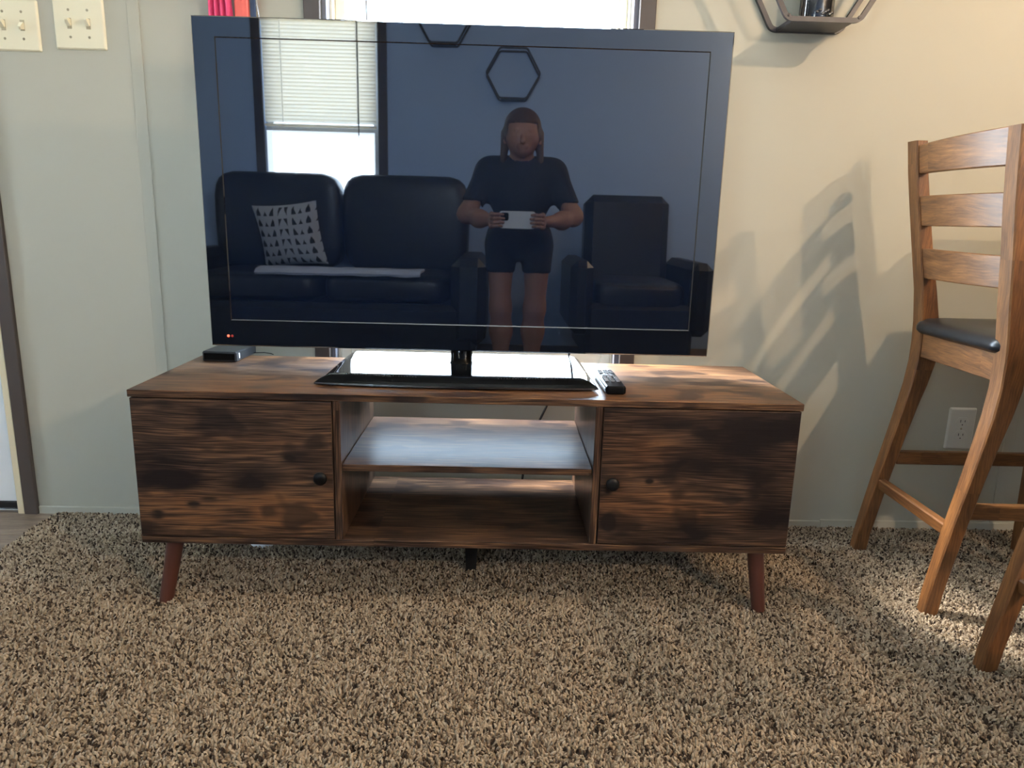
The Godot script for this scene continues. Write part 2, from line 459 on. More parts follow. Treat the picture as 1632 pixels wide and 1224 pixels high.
	m.box(Vector3(-0.389, 1.185, -0.016), Vector3(0.012, 1.53, 0.036), 0.001); m.box(Vector3(0.383, 1.185, -0.016), Vector3(0.014, 1.53, 0.036), 0.001)
	m.box(Vector3(-0.003, 0.426, -0.016), Vector3(0.76, 0.012, 0.036), 0.001); m.box(Vector3(-0.003, 1.944, -0.016), Vector3(0.76, 0.012, 0.036), 0.001)
	part("jamb", m, M.trim_grey, w)
	m = Mesher.new(); m.bar(Vector3(-0.2868, 1.12, -0.012), Vector3(-0.2868, 1.93, -0.012), 0.0022, 0.0022, 8)
	part("wand", m, M.trim_dark, w)
	for s in [[0.452, 1.2, -0.045], [1.2, 1.93, -0.07]]:
		m = Mesher.new()
		m.box(Vector3(-0.362, (s[0] + s[1]) / 2, s[2]), Vector3(0.026, s[1] - s[0], 0.022), 0.002)
		m.box(Vector3(0.357, (s[0] + s[1]) / 2, s[2]), Vector3(0.026, s[1] - s[0], 0.022), 0.002)
		var low := 0.050 if s[0] < 1.0 else 0.028
		m.box(Vector3(-0.0025, s[0] + low / 2, s[2]), Vector3(0.694, low, 0.022), 0.002)
		m.box(Vector3(-0.0025, s[1] - 0.014, s[2]), Vector3(0.694, 0.028, 0.022), 0.002)
		var sash := part("sash", m, M.vinyl_cream, w)
		part("pane", span(Vector3(-0.35, s[0] + low - 0.001, s[2] - 0.002), Vector3(0.345, s[1] - 0.027, s[2] + 0.002), 0.0), M.glass, sash)
	# back window seen in the television
	w = struct_root("window_2", "window in the back wall with a half-lowered blind")
	m = Mesher.new()
	for q in [[-1.56, -1.5, 0.9, 2.28], [-0.76, -0.7, 0.9, 2.28]]:
		m.box(Vector3((q[0] + q[1]) / 2, (q[2] + q[3]) / 2, B - 0.008), Vector3(q[1] - q[0], q[3] - q[2], 0.016), 0.002)
	m.box(Vector3(-1.13, 0.925, B - 0.008), Vector3(0.74, 0.05, 0.016), 0.002)
	part("casing", m, M.trim_dark, w)
	for s in [[0.95, 1.40, 0.035], [1.37, 2.24, 0.065]]:
		m = Mesher.new()
		for x in [-1.48, -0.78]: m.box(Vector3(x, (s[0] + s[1]) / 2, B + s[2]), Vector3(0.04, s[1] - s[0], 0.025), 0.002)
		for y in [s[0] + 0.02, s[1] - 0.02]: m.box(Vector3(-1.13, y, B + s[2]), Vector3(0.66, 0.04, 0.025), 0.002)
		var sash2 := part("sash", m, M.vinyl, w)
		part("pane", span(Vector3(-1.46, s[0] + 0.04, B + s[2] - 0.002), Vector3(-0.8, s[1] - 0.04, B + s[2] + 0.002), 0.0), M.glass, sash2)

func ballm(c: Vector3, r: Vector3) -> Mesher:
	var m := Mesher.new(); m.ball(Transform3D(Basis.from_scale(r), c)); return m

# ------------------------------------------------------------------ carpet pile
func carpet() -> void:
	var m := Mesher.new()
	var rows := []
	for q in [[0.0, 0.0016, 0.0], [0.005, 0.0021, 0.0003], [0.0085, 0.0021, 0.0013], [0.011, 0.0011, 0.0026]]:
		var row := []
		for k in 6:
			var a := -TAU * k / 6
			row.append(Vector3(cos(a) * q[1] + q[2], q[0], sin(a) * q[1]))
		rows.append(row)
	m.grid(rows, true, false, true)
	var mesh := m.build(80.0)
	var rng := RandomNumberGenerator.new(); rng.seed = 3
	var step := 0.0036
	var fx := noise(9, 2, 9.0); var fz := noise(10, 2, 9.0)
	var at := []
	var x := -1.183
	while x < 1.95:
		var z := 0.004
		while z < 1.5:
			if not (z > 1.15 and absf(x) > 1.25): at.append(Vector2(x + rng.randf_range(-0.002, 0.002), z + rng.randf_range(-0.002, 0.002)))
			z += step
		x += step
	var mm := MultiMesh.new()
	mm.transform_format = MultiMesh.TRANSFORM_3D
	mm.use_colors = true
	mm.mesh = mesh
	mm.instance_count = at.size()
	for i in at.size():
		var q: Vector2 = at[i]
		var lean := atan2(fz.get_noise_2d(q.x, q.y), fx.get_noise_2d(q.x, q.y)) + rng.randf_range(-1.1, 1.1)
		var b := Basis(Vector3.UP, lean) * Basis(Vector3.BACK, -rng.randf_range(0.15, 0.85)) * Basis(Vector3.UP, rng.randf() * TAU)
		b = b.scaled(Vector3.ONE * rng.randf_range(0.85, 1.25))
		mm.set_instance_transform(i, Transform3D(b, Vector3(q.x, -0.0095 + rng.randf_range(-0.002, 0.002), q.y)))
		var r := rng.randf()
		var c: Color
		if r < 0.62: c = Color8(184, 168, 146).lerp(Color8(152, 137, 117), rng.randf())
		elif r < 0.84: c = Color8(138, 122, 104).lerp(Color8(106, 92, 78), rng.randf())
		else: c = Color8(80, 68, 58).lerp(Color8(52, 44, 39), rng.randf())
		mm.set_instance_color(i, c.srgb_to_linear())
	var o := MultiMeshInstance3D.new()
	o.multimesh = mm
	var mt := mat(Color.WHITE, 0.9, 0.0, 0.25); mt.vertex_color_use_as_albedo = true
	o.material_override = mt
	o.name = numbered("carpet_pile"); add_child(o)
	tag(o, "flecked beige and brown shag carpet pile covering the floor", "carpet")
	o.set_meta("kind", "stuff")

# ------------------------------------------------------------------ TV stand
func tv_stand() -> void:
	var t := thing("tv_stand", "rustic brown wood-look TV stand on splayed legs under the television", "tv stand", Vector3(0, 0, 0.3))
	var f := 0.2; var bk := -0.2    # local z of front and back
	part("top_panel", span(Vector3(-0.7, 0.470, bk), Vector3(0.7, 0.485, f), 0.0012), M.lam_top, t, 35, 0, Vector2(0.7, 0.2))
	part("bottom_panel", span(Vector3(-0.697, 0.147, bk), Vector3(0.697, 0.162, f - 0.001), 0.0012), M.lam, t, 35, 0, Vector2(0.2, 0.4))
	for s in [-1.0, 1.0]:
		part("side_panel", span(Vector3(s * 0.697, 0.162, bk), Vector3(s * 0.682, 0.470, f - 0.016), 0.001), M.lam, t, 35, 1, Vector2(0.3 * s, 0.1))
		part("divider", span(Vector3(s * 0.2655, 0.162, bk), Vector3(s * 0.2805, 0.470, f - 0.001), 0.001), M.lam, t, 35, 1, Vector2(0.45 * s, 0.3))
		part("back_panel", span(Vector3(s * 0.285, 0.162, bk + 0.001), Vector3(s * 0.68, 0.470, bk + 0.005), 0.0), M.lam, t)
	part("shelf", span(Vector3(-0.2645, 0.317, bk + 0.012), Vector3(0.2645, 0.332, f - 0.005), 0.001), M.lam, t, 35, 0, Vector2(0.8, 0.55))
	# doors with their own print
	for s in [-1.0, 1.0]:
		var a := -0.696 if s < 0 else 0.2825; var b := -0.2825 if s < 0 else 0.696
		var m := Mesher.new()
		var y0 := 0.1645; var y1 := 0.4675; var z1 := f; var z0 := f - 0.015
		var e := 0.0012
		m.quad_uv(Vector3(a + e, y0 + e, z1), Vector3(b - e, y0 + e, z1), Vector3(b - e, y1 - e, z1), Vector3(a + e, y1 - e, z1), Rect2(0, 0, 1, 1))
		for q in [[Vector3(a, y0, z1 - e), Vector3(b, y0, z1 - e), Vector3(b - e, y0 + e, z1), Vector3(a + e, y0 + e, z1)], [Vector3(b, y0, z1 - e), Vector3(b, y1, z1 - e), Vector3(b - e, y1 - e, z1), Vector3(b - e, y0 + e, z1)],
				[Vector3(b, y1, z1 - e), Vector3(a, y1, z1 - e), Vector3(a + e, y1 - e, z1), Vector3(b - e, y1 - e, z1)], [Vector3(a, y1, z1 - e), Vector3(a, y0, z1 - e), Vector3(a + e, y0 + e, z1), Vector3(a + e, y1 - e, z1)],
				[Vector3(a, y0, z0), Vector3(b, y0, z0), Vector3(b, y0, z1 - e), Vector3(a, y0, z1 - e)], [Vector3(b, y1, z0), Vector3(a, y1, z0), Vector3(a, y1, z1 - e), Vector3(b, y1, z1 - e)],
				[Vector3(b, y0, z0), Vector3(b, y1, z0), Vector3(b, y1, z1 - e), Vector3(b, y0, z1 - e)], [Vector3(a, y1, z0), Vector3(a, y0, z0), Vector3(a, y0, z1 - e), Vector3(a, y1, z1 - e)],
				[Vector3(b, y0, z0), Vector3(a, y0, z0), Vector3(a, y1, z0), Vector3(b, y1, z0)]]:
			m.quad_uv(q[0], q[1], q[2], q[3], Rect2(0.1, 0.5, 0.8, 0.02))
		var d := part("door", m, M.lam_left if s < 0 else M.lam_right, t)
		var k := Mesher.new()
		k.lathe([Vector2(0.006, 0.0), Vector2(0.006, 0.01), Vector2(0.0125, 0.014), Vector2(0.0145, 0.018), Vector2(0.014, 0.021), Vector2(0.011, 0.0235), Vector2(0.006, 0.0248), Vector2(0.0, 0.025)], 24, Transform3D(Basis(Vector3.RIGHT, PI / 2), Vector3(0.306 * s, 0.307, f)))
		part("knob", k, M.knob, d, 50)
	for q in [[-0.642, -0.668, 0.155, 0.175], [0.645, 0.66, 0.155, 0.175], [-0.642, -0.668, -0.155, -0.175], [0.645, 0.66, -0.155, -0.175]]:
		var m := Mesher.new()
		m.bar(Vector3(q[1], -0.006, q[3]), Vector3(q[0], 0.148, q[2]), 0.0145, 0.0185, 24)
		part("leg", m, M.leg_wood, t)
	var c := Mesher.new()
	var cr := []
	for q in [[-0.006, 0.012, 0.012], [0.10, 0.017, 0.015], [0.135, 0.019, 0.017], [0.147, 0.02, 0.02]]:
		cr.append([Vector3(q[1], q[0], -q[2]), Vector3(-q[1], q[0], -q[2]), Vector3(-q[1], q[0], q[2]), Vector3(q[1], q[0], q[2])])
	for row in cr:
		for i in 4: row[i] += Vector3(0.004, 0, 0.0)
	c.grid(cr, true, true, true)
	var cl := part("support_leg", c, M.black, t); cl.set_meta("label", "black tapered middle leg")

# ------------------------------------------------------------------ television
func television() -> void:
	var t := thing("television", "large black flat-screen television with dark glossy screen on the stand", "television", Vector3(-0.0285, 0.485, 0.27))
	var w := 1.167; var h := 0.7135; var cy := 0.054 + h / 2   # panel, local
	# body with thin rim and a thicker back
	var m := Mesher.new()
	plate(m, Vector3(0, cy, 0), w, h, 0.008, [[0.006, -0.032], [0.001, -0.030], [0.0, -0.027], [0.0, -0.0045], [0.0008, -0.004]])
	part("body", m, M.tv_plastic, t, 30)
	m = Mesher.new()
	plate(m, Vector3(0, cy + 0.06, -0.03), 0.86, 0.42, 0.03, [[0.07, -0.055], [0.05, -0.058], [0.02, -0.05], [0.0, -0.004], [0.0, -0.001]])
	part("rear_housing", m, M.tv_plastic, t, 30)
	# front bezel: flat ring with a small inner step
	var ax := -0.5345; var bx := 0.5345; var ay := 0.115; var by := 0.7255
	m = Mesher.new()
	var o := [Vector2(-w / 2 + 0.003, 0.057), Vector2(w / 2 - 0.003, 0.057), Vector2(w / 2 - 0.003, 0.054 + h - 0.003), Vector2(-w / 2 + 0.003, 0.054 + h - 0.003)]
	var i := [Vector2(ax, ay), Vector2(bx, ay), Vector2(bx, by), Vector2(ax, by)]
	for k in 4:
		var k2 := (k + 1) % 4
		var v := func(q: Vector2, z: float) -> Vector3: return Vector3(q.x, q.y, z)
		m.poly([v.call(o[k], 0.0), v.call(o[k2], 0.0), v.call(i[k2], 0.0), v.call(i[k], 0.0)])
		var d1: Vector2 = (Vector2(0, cy) - i[k]).sign() * 0.0022; var d2: Vector2 = (Vector2(0, cy) - i[k2]).sign() * 0.0022
		m.poly([v.call(i[k], 0.0), v.call(i[k2], 0.0), v.call(i[k2] + d2, -0.002), v.call(i[k] + d1, -0.002)])
		var x1: Vector2 = (o[k] - Vector2(0, cy)).sign() * 0.0025; var x2: Vector2 = (o[k2] - Vector2(0, cy)).sign() * 0.0025
		m.poly([v.call(o[k] + x1, -0.0038), v.call(o[k2] + x2, -0.0038), v.call(o[k2], 0.0), v.call(o[k], 0.0)])
	part("bezel", m, M.bezel, t, 10)
	m = Mesher.new()
	m.poly([Vector3(ax, ay, -0.0018), Vector3(bx, ay, -0.0018), Vector3(bx, by, -0.0018), Vector3(ax, by, -0.0018)])
	m.poly([Vector3(ax, ay, -0.0035), Vector3(ax, by, -0.0035), Vector3(bx, by, -0.0035), Vector3(bx, ay, -0.0035)])
	part("screen", m, M.screen, t)
	# power lamp, red
	for q in [[-0.5425, M.led], [-0.5335, M.led_dim]]:
		m = Mesher.new()
		m.ball(Transform3D(Basis.from_scale(Vector3(0.0032, 0.0032, 0.0012)), Vector3(q[0], 0.078, 0.0)), 12, 8)
		part("power_light", m, q[1], t)
	# neck
	m = Mesher.new()
	var rows := []
	for q in [[0.018, 0.030, 0.022, 0.005], [0.026, 0.0265, 0.019, 0.0], [0.06, 0.026, 0.018, -0.008], [0.2, 0.026, 0.018, -0.02]]:
		var row := []
		for k in 16:
			var a := -TAU * k / 16
			row.append(Vector3(cos(a) * q[1], q[0], sin(a) * q[2] + q[3] - 0.03))
		rows.append(row)
	m.grid(rows, true, true, true)
	part("neck", m, M.black_gloss, t, 40)
	# base: glossy low plinth with curved front; levels [y, half width, z back, z front, bow]
	m = Mesher.new()
	rows = []
	for q in [[0.0015, 0.300, -0.165, 0.150, 0.014], [0.004, 0.306, -0.170, 0.156, 0.015], [0.008, 0.306, -0.170, 0.156, 0.015], [0.013, 0.299, -0.166, 0.148, 0.018], [0.018, 0.288, -0.160, 0.134, 0.022], [0.0205, 0.280, -0.156, 0.124, 0.024], [0.0215, 0.270, -0.150, 0.114, 0.024]]:
		var row := []
		var n := 14
		for k in n + 1:      # front, left to right seen from above, counter-clockwise
			var u := -1.0 + 2.0 * k / n
			row.append(Vector3(q[1] * u, q[0], q[3] + q[4] * (1.0 - u * u)))
		for k in n + 1:
			var u := 1.0 - 2.0 * k / n
			row.append(Vector3(q[1] * u * 0.97, q[0], q[2]))
		rows.append(row)
	m.grid(rows, true, true, true)
	var bs := part("base", m, M.black_gloss, t, 14)
	# silver strip along the front foot of the base
	m = Mesher.new()
	rows = [[], []]
	for k in 15:
		var u := -1.0 + 2.0 * k / 14
		for r in 2: rows[r].append(Vector3(0.307 * u, 0.0045 + 0.0035 * r, 0.1575 + 0.015 * (1.0 - u * u)))
	m.grid(rows, false)
	part("trim_strip", m, M.strip, bs)
	# row of tiny pads along the front shoulder
	m = Mesher.new()
	for s in [-1.0, 1.0]:
		for k in 26:
			var x: float = s * (0.09 + 0.0062 * k)
			var u := x / 0.276
			m.ball(Transform3D(Basis.from_scale(Vector3(0.0018, 0.0012, 0.0014)), Vector3(x, 0.0212, 0.120 + 0.024 * (1.0 - u * u))), 8, 5)
	var pd := part("speaker_dots", m, M.rubber, bs)
	pd.set_meta("kind", "stuff")

# ------------------------------------------------------------------ small things on the stand
func small_things() -> void:
	# streaming box
	var t := thing("set_top_box", "small black set-top box on the left back end of the stand", "media box", Vector3(-0.622, 0.4852, 0.13), -0.06)
	var m := Mesher.new()
	m.box(Vector3(0, 0.0125, 0), Vector3(0.086, 0.025, 0.125), 0.003)
	part("case", m, M.box_black, t)
	m = Mesher.new(); m.box(Vector3(0, 0.0125, 0.0625), Vector3(0.076, 0.016, 0.002), 0.0006)
	part("front_panel", m, M.black_gloss, t)
	m = Mesher.new(); m.box(Vector3(0.0432, 0.014, 0.045), Vector3(0.001, 0.013, 0.004), 0.0003)
	part("side_mark", m, M.vinyl, t)
	m = Mesher.new()
	m.tube([Vector3(-0.605, 0.500, 0.075), Vector3(-0.59, 0.505, 0.07), Vector3(-0.565, 0.512, 0.075), Vector3(-0.54, 0.530, 0.09), Vector3(-0.50, 0.56, 0.13), Vector3(-0.45, 0.60, 0.17), Vector3(-0.40, 0.64, 0.195)], 0.0026, 8)
	tag(part("cable", m, M.rubber), "black cable rising from the set-top box to behind the television", "cable")
	m = Mesher.new()
	m.tube([Vector3(-0.58, 0.4895, 0.088), Vector3(-0.55, 0.4905, 0.085), Vector3(-0.53, 0.489, 0.09), Vector3(-0.522, 0.4885, 0.10)], 0.0012, 6)
	tag(part("cable", m, M.rubber), "thin short dark wire end lying right of the set-top box", "cable")
	m = Mesher.new()
	m.tube([Vector3(0.25, 0.60, 0.19), Vector3(0.252, 0.56, 0.12), Vector3(0.25, 0.51, 0.05), Vector3(0.245, 0.47, 0.035), Vector3(0.215, 0.40, 0.03), Vector3(0.193, 0.345, 0.03), Vector3(0.16, 0.27, 0.03), Vector3(0.14, 0.2, 0.035), Vector3(0.13, 0.1, 0.04), Vector3(0.14, 0.004, 0.05)], 0.0032, 8)
	tag(part("cable", m, M.rubber), "black power cable hanging down the wall behind the open shelf", "cable")
	# remote control
	t = thing("remote_control", "black remote control lying right of the television base", "remote control", Vector3(0.3115, 0.4855, 0.362), 0.02)
	m = Mesher.new()
	var rows := []
	for q in [[0.0, 0.003], [0.003, 0.0], [0.014, 0.0], [0.018, 0.003]]:
		var row := []
		for k in 4:
			var cx: float = [1, -1, -1, 1][k] * (0.022 - 0.008); var cz: float = [-1, -1, 1, 1][k] * (0.09 - 0.008)
			for j in 5:
				var a := PI / 2 * (k + j / 4.0)
				row.append(Vector3(cx + cos(a) * (0.008 - q[1]), q[0], cz - sin(a) * (0.008 - q[1])))
		rows.append(row)
	m.grid(rows, true, true, true)
	part("case", m, M.remote_black, t, 40)
	m = Mesher.new()
	m.box(Vector3(-0.0222, 0.009, 0), Vector3(0.0008, 0.004, 0.15), 0.0002); m.box(Vector3(0.0222, 0.009, 0), Vector3(0.0008, 0.004, 0.15), 0.0002)
	part("edge_strip", m, M.silver, t)
	var kk := Mesher.new(); kk.box(Vector3.ZERO, Vector3(0.0085, 0.0032, 0.006), 0.001)
	var km := kk.build()
	for r in 9:
		for c in 3:
			if r == 3 or (r == 4 and c != 1): continue
			var o := part("button", km, M.button, t)
			o.position = Vector3((c - 1) * 0.0122, 0.0192, -0.075 + r * 0.0145)
	m = Mesher.new(); m.lathe([Vector2(0.013, 0), Vector2(0.013, 0.0015), Vector2(0.011, 0.0022), Vector2(0.006, 0.0018), Vector2(0, 0.0018)], 20, Transform3D(Basis(), Vector3(0, 0.018, -0.024)))
	part("button_ring", m, M.button, t)
	# something small and white on the carpet under the stand
	m = Mesher.new()
	rows = []
	for q in [[-0.005, 0.026, 0.018], [0.003, 0.03, 0.02], [0.009, 0.029, 0.019], [0.013, 0.024, 0.015]]:
		var row := []
		for k in 18:
			var a := -TAU * k / 18
			row.append(Vector3(-0.545 + signf(cos(a)) * pow(absf(cos(a)), 0.6) * q[1], q[0], 0.185 + signf(sin(a)) * pow(absf(sin(a)), 0.6) * q[2]))
		rows.append(row)
	m.grid(rows, true, true, true)
	tag(part("white_adapter", m, M.vinyl, null, 40), "small white rounded adapter on the carpet under the stand's left end", "adapter")

# ------------------------------------------------------------------ on the front wall
func switch_plate(called: String, label: String, c: Vector3, gangs: int, up: Array) -> void:
	var t := thing(called, label, "light switch", c)
	var w := 0.070 + 0.046 * (gangs - 1)
	var m := Mesher.new()
	plate(m, Vector3.ZERO, w + 0.008, 0.118, 0.004, [[0.0, 0.0], [0.0, 0.002], [0.0025, 0.005], [0.005, 0.0062]])
	part("plate", m, M.ivory, t, 30)
	for g in gangs:
		var x := (g - (gangs - 1) * 0.5) * 0.046
		m = Mesher.new(); m.box(Vector3(x, 0.0, 0.0064), Vector3(0.011, 0.025, 0.001), 0.0002)
		part("slot", m, M.ivory_dark, t)
		m = Mesher.new()
		var dir: float = 1.0 if up[g] else -1.0
		var bs := Basis(Vector3.RIGHT, -dir * 0.55)
		var rows := []
		for q in [[0.0, 0.0045, 0.008], [0.008, 0.0042, 0.0065], [0.0145, 0.0036, 0.0042], [0.016, 0.0026, 0.003]]:
			var row := []
			for s in [[1, -1], [1, 1], [-1, 1], [-1, -1]]: row.append(Vector3(x, 0, 0.005) + bs * Vector3(s[0] * q[1], s[1] * q[2], q[0]))
			rows.append(row)
		m.grid(rows, true, true, true)
		part("toggle", m, M.ivory, t, 30)
		for s in [-1.0, 1.0]:
			m = Mesher.new()
			m.lathe([Vector2(0.0032, 0), Vector2(0.003, 0.0006), Vector2(0.0, 0.001)], 12, Transform3D(Basis(Vector3.RIGHT, PI / 2), Vector3(x, 0.031 * s, 0.0062)))
			m.box(Vector3(x, 0.031 * s, 0.0073), Vector3(0.005, 0.0007, 0.0005), 0.0, Basis(Vector3.BACK, 0.8 + g + s))
			part("screw", m, M.screw, t)

func hex_ring(m: Mesher, c: Vector3, r: float, bw: float, d: float) -> void:
	# regular hexagon, flat bottom, of flat bar with rounded corners
	var outer := []; var inner := []
	var rows := [[], [], [], []]
	for k in 6:
		var a0 := PI / 3 * k
		var corner := Vector2(cos(a0), sin(a0))
		for j in 5:
			var a := a0 - PI / 6 + PI / 3 * j / 4.0
			var rr := 0.028
			var ctr := corner * (r - rr / cos(PI / 6))
			var o := ctr + Vector2(cos(a), sin(a)) * rr
			var i := ctr + Vector2(cos(a), sin(a)) * (rr - bw)
			rows[0].append(c + Vector3(o.x, o.y, -d / 2)); rows[1].append(c + Vector3(o.x, o.y, d / 2))
			rows[2].append(c + Vector3(i.x, i.y, d / 2)); rows[3].append(c + Vector3(i.x, i.y, -d / 2))
	m.grid([rows[0], rows[1], rows[2], rows[3], rows[0]], true)

func hex_shelf(label: String, c: Vector3, back: bool) -> Node3D:
	# c on the wall; the shelf stands out towards the room
	var t := thing("hexagon_shelf", label, "wall shelf", c, PI if back else 0.0)
	var R := 0.178; var ap := R * cos(PI / 6)
	var m := Mesher.new(); hex_ring(m, Vector3(0, 0, 0.006), R, 0.011, 0.011)
	part("back_ring", m, M.shelf_metal, t, 35)
	m = Mesher.new(); hex_ring(m, Vector3(0, 0, 0.110), R, 0.011, 0.009)
	part("front_ring", m, M.shelf_metal, t, 35)
	m = Mesher.new(); m.box(Vector3(0, -ap + 0.006, 0.06), Vector3(0.15, 0.010, 0.108), 0.003)
	part("shelf_board", m, M.shelf_metal, t)
	for s in [-1.0, 1.0]:
		m = Mesher.new()
		m.lathe([Vector2(0.0042, 0), Vector2(0.004, 0.0012), Vector2(0.0, 0.002)], 12, Transform3D(Basis(Vector3.RIGHT, PI / 2), Vector3(s * (R / 2 - 0.006), -ap + 0.012, 0.1142)))
		part("screw", m, M.shelf_metal, t)
	return t

func wall_things() -> void:
	switch_plate("switch_plate", "ivory triple toggle switch plate at the photo's left edge", Vector3(-1.1735, 1.279, 0.0), 3, [true, true, false])
	switch_plate("switch_plate", "ivory double toggle switch plate left of the wall batten, both toggles up", Vector3(-0.9895, 1.287, 0.0), 2, [true, true])
	# outlet
	var t := thing("wall_outlet", "off-white duplex wall outlet low on the wall behind the stool", "outlet", Vector3(1.366, 0.303, 0.0))
	var m := Mesher.new()
	plate(m, Vector3.ZERO, 0.077, 0.120, 0.004, [[0.0, 0.0], [0.0, 0.002], [0.0025, 0.005], [0.005, 0.0062]])
	part("plate", m, M.white_plate, t, 30)
	for s in [-1.0, 1.0]:
		m = Mesher.new()
		var rows := []
		for q in [[0.0, 0.0], [0.0, 0.0012], [0.0015, 0.002]]:
			var row := []
			for k in 28:
				var a := TAU * k / 28
				row.append(Vector3(cos(a) * (0.0172 - q[0]), clampf(sin(a) * (0.0172 - q[0]), -0.0135, 0.0135) + s * 0.0195, 0.006 + q[1]))
			rows.append(row)
		m.grid(rows, true, false, true)
		var r := part("receptacle", m, M.white_plate, t, 30)
		m = Mesher.new()
		m.box(Vector3(-0.0062, s * 0.0195 + 0.003, 0.0081), Vector3(0.0016, 0.0075, 0.0006), 0.0); m.box(Vector3(0.0062, s * 0.0195 + 0.003, 0.0081), Vector3(0.0016, 0.006, 0.0006), 0.0)
		m.lathe([Vector2(0.0026, 0), Vector2(0.0, 0.0003)], 12, Transform3D(Basis(Vector3.RIGHT, PI / 2), Vector3(0, s * 0.0195 - 0.0075, 0.0079)))
		part("slots", m, M.hole, r)
	m = Mesher.new(); m.lathe([Vector2(0.003, 0), Vector2(0.0, 0.001)], 12, Transform3D(Basis(Vector3.RIGHT, PI / 2), Vector3(0, 0, 0.0062)))
	part("screw", m, M.screw, t)
	# hexagon shelf with a dark jar
	hex_shelf("dark metal hexagon wall shelf above the stool, holding a dark glass jar", Vector3(0.8065, 1.3165 + 0.178 * cos(PI / 6), 0.0), false)
	t = thing("glass_jar", "dark glass jar standing in the hexagon wall shelf", "jar", Vector3(0.807, 1.328, 0.062))
	m = Mesher.new()
	m.lathe([Vector2(0.034, 0.0), Vector2(0.0385, 0.003), Vector2(0.0395, 0.01), Vector2(0.0395, 0.10), Vector2(0.036, 0.108), Vector2(0.034, 0.11)], 32, Transform3D())
	part("glass", m, M.jar, t)
	m = Mesher.new(); m.lathe([Vector2(0.0365, 0.110), Vector2(0.0375, 0.112), Vector2(0.0375, 0.126), Vector2(0.036, 0.128)], 32, Transform3D())
	part("lid", m, M.black, t)
	m = Mesher.new()
	for k in 7:
		m.ball(Transform3D(Basis.from_scale(Vector3(0.005, 0.0035, 0.0015)), Vector3(-0.012 + 0.006 * k, 0.014 + 0.004 * sin(k * 2.1), sqrt(0.0395 * 0.0395 - pow(-0.012 + 0.006 * k, 2)))), 10, 6)
	part("relief_pattern", m, M.jar, t)
	# hook rail with hanging leashes, mostly above the frame
	t = thing("hook_rail", "dark hook rail on the wall above the television's left corner", "hook rail", Vector3(-0.61, 1.47, 0.0))
	part("rail", boxm(Vector3(0, 0, 0.009), Vector3(0.26, 0.05, 0.018), 0.003), M.trim_dark, t)
	for x in [-0.03, 0.028, 0.062]:
		m = Mesher.new()
		m.tube([Vector3(x, 0.0, 0.016), Vector3(x, -0.004, 0.03), Vector3(x, -0.012, 0.04), Vector3(x, -0.008, 0.05), Vector3(x, 0.004, 0.053)], 0.003, 8)
		part("hook", m, M.chrome, t)
	# pleated pink webbing
	m = Mesher.new()
	var rows := []
	for r in 15:
		var y := 1.10 + 0.355 * r / 14.0
		var pinch := lerpf(1.0, 0.55, pow(r / 14.0, 3.0))
		var row := []
		for k in 49:
			var u := k / 48.0
			row.append(Vector3(-0.632 + (u - 0.5) * 0.064 * pinch + 0.0016 * sin(y * 31.0), y, 0.034 + 0.0095 * sin(u * TAU * 4.0 + 0.5 * sin(y * 22.0))))
		for k in 49:
			var u := 1.0 - k / 48.0
			row.append(Vector3(-0.632 + (u - 0.5) * 0.064 * pinch + 0.0016 * sin(y * 31.0), y, 0.0315 + 0.0095 * sin(u * TAU * 4.0 + 0.5 * sin(y * 22.0))))
		rows.append(row)
	m.grid(rows, true, true, true)
	tag(part("pink_leash", m, M.pink, null, 60), "folded hot pink fabric strap hanging on the wall behind the television's top left", "strap")
	m = Mesher.new()
	plate(m, Vector3(-0.580, 1.29, 0.030), 0.034, 0.33, 0.008, [[0.003, -0.007], [0.0, -0.004], [0.0, 0.004], [0.004, 0.0085]])
	m.box(Vector3(-0.580, 1.345, 0.039), Vector3(0.006, 0.006, 0.003), 0.001)
	tag(part("coral_strap", m, M.coral, null, 50), "coral red strap hanging right beside the pink one", "strap")
	m = Mesher.new()
	m.box(Vector3(-0.5535, 1.29, 0.03), Vector3(0.013, 0.33, 0.009), 0.002)
	tag(part("blue_strap", m, M.navy), "narrow slate blue strap hanging right of the coral strap", "strap")
	m = Mesher.new()
	m.tube([Vector3(-0.546, 1.40, 0.036), Vector3(-0.543, 1.36, 0.038), Vector3(-0.541, 1.335, 0.04), Vector3(-0.5385, 1.315, 0.038), Vector3(-0.537, 1.29, 0.034), Vector3(-0.54, 1.275, 0.03)], 0.0022, 8)
	tag(part("metal_clip", m, M.chrome), "thin chrome clip hanging beside the slate blue strap", "clip")

# ------------------------------------------------------------------ stools
func post_profile(top: float) -> Array:
	# x of the outer face against height
	return [[-0.006, 1.030], [0.05, 1.036], [0.12, 1.048], [0.22, 1.066], [0.33, 1.088], [0.40, 1.101], [0.46, 1.111], [0.52, 1.117], [0.57, 1.117], [0.62, 1.114], [0.70, 1.104], [0.80, 1.088 + (top - 1.05) * 0.35], [0.90, 1.071 + (top - 1.05) * 0.6], [0.98, 1.059 + (top - 1.05) * 0.85], [1.052, top]]

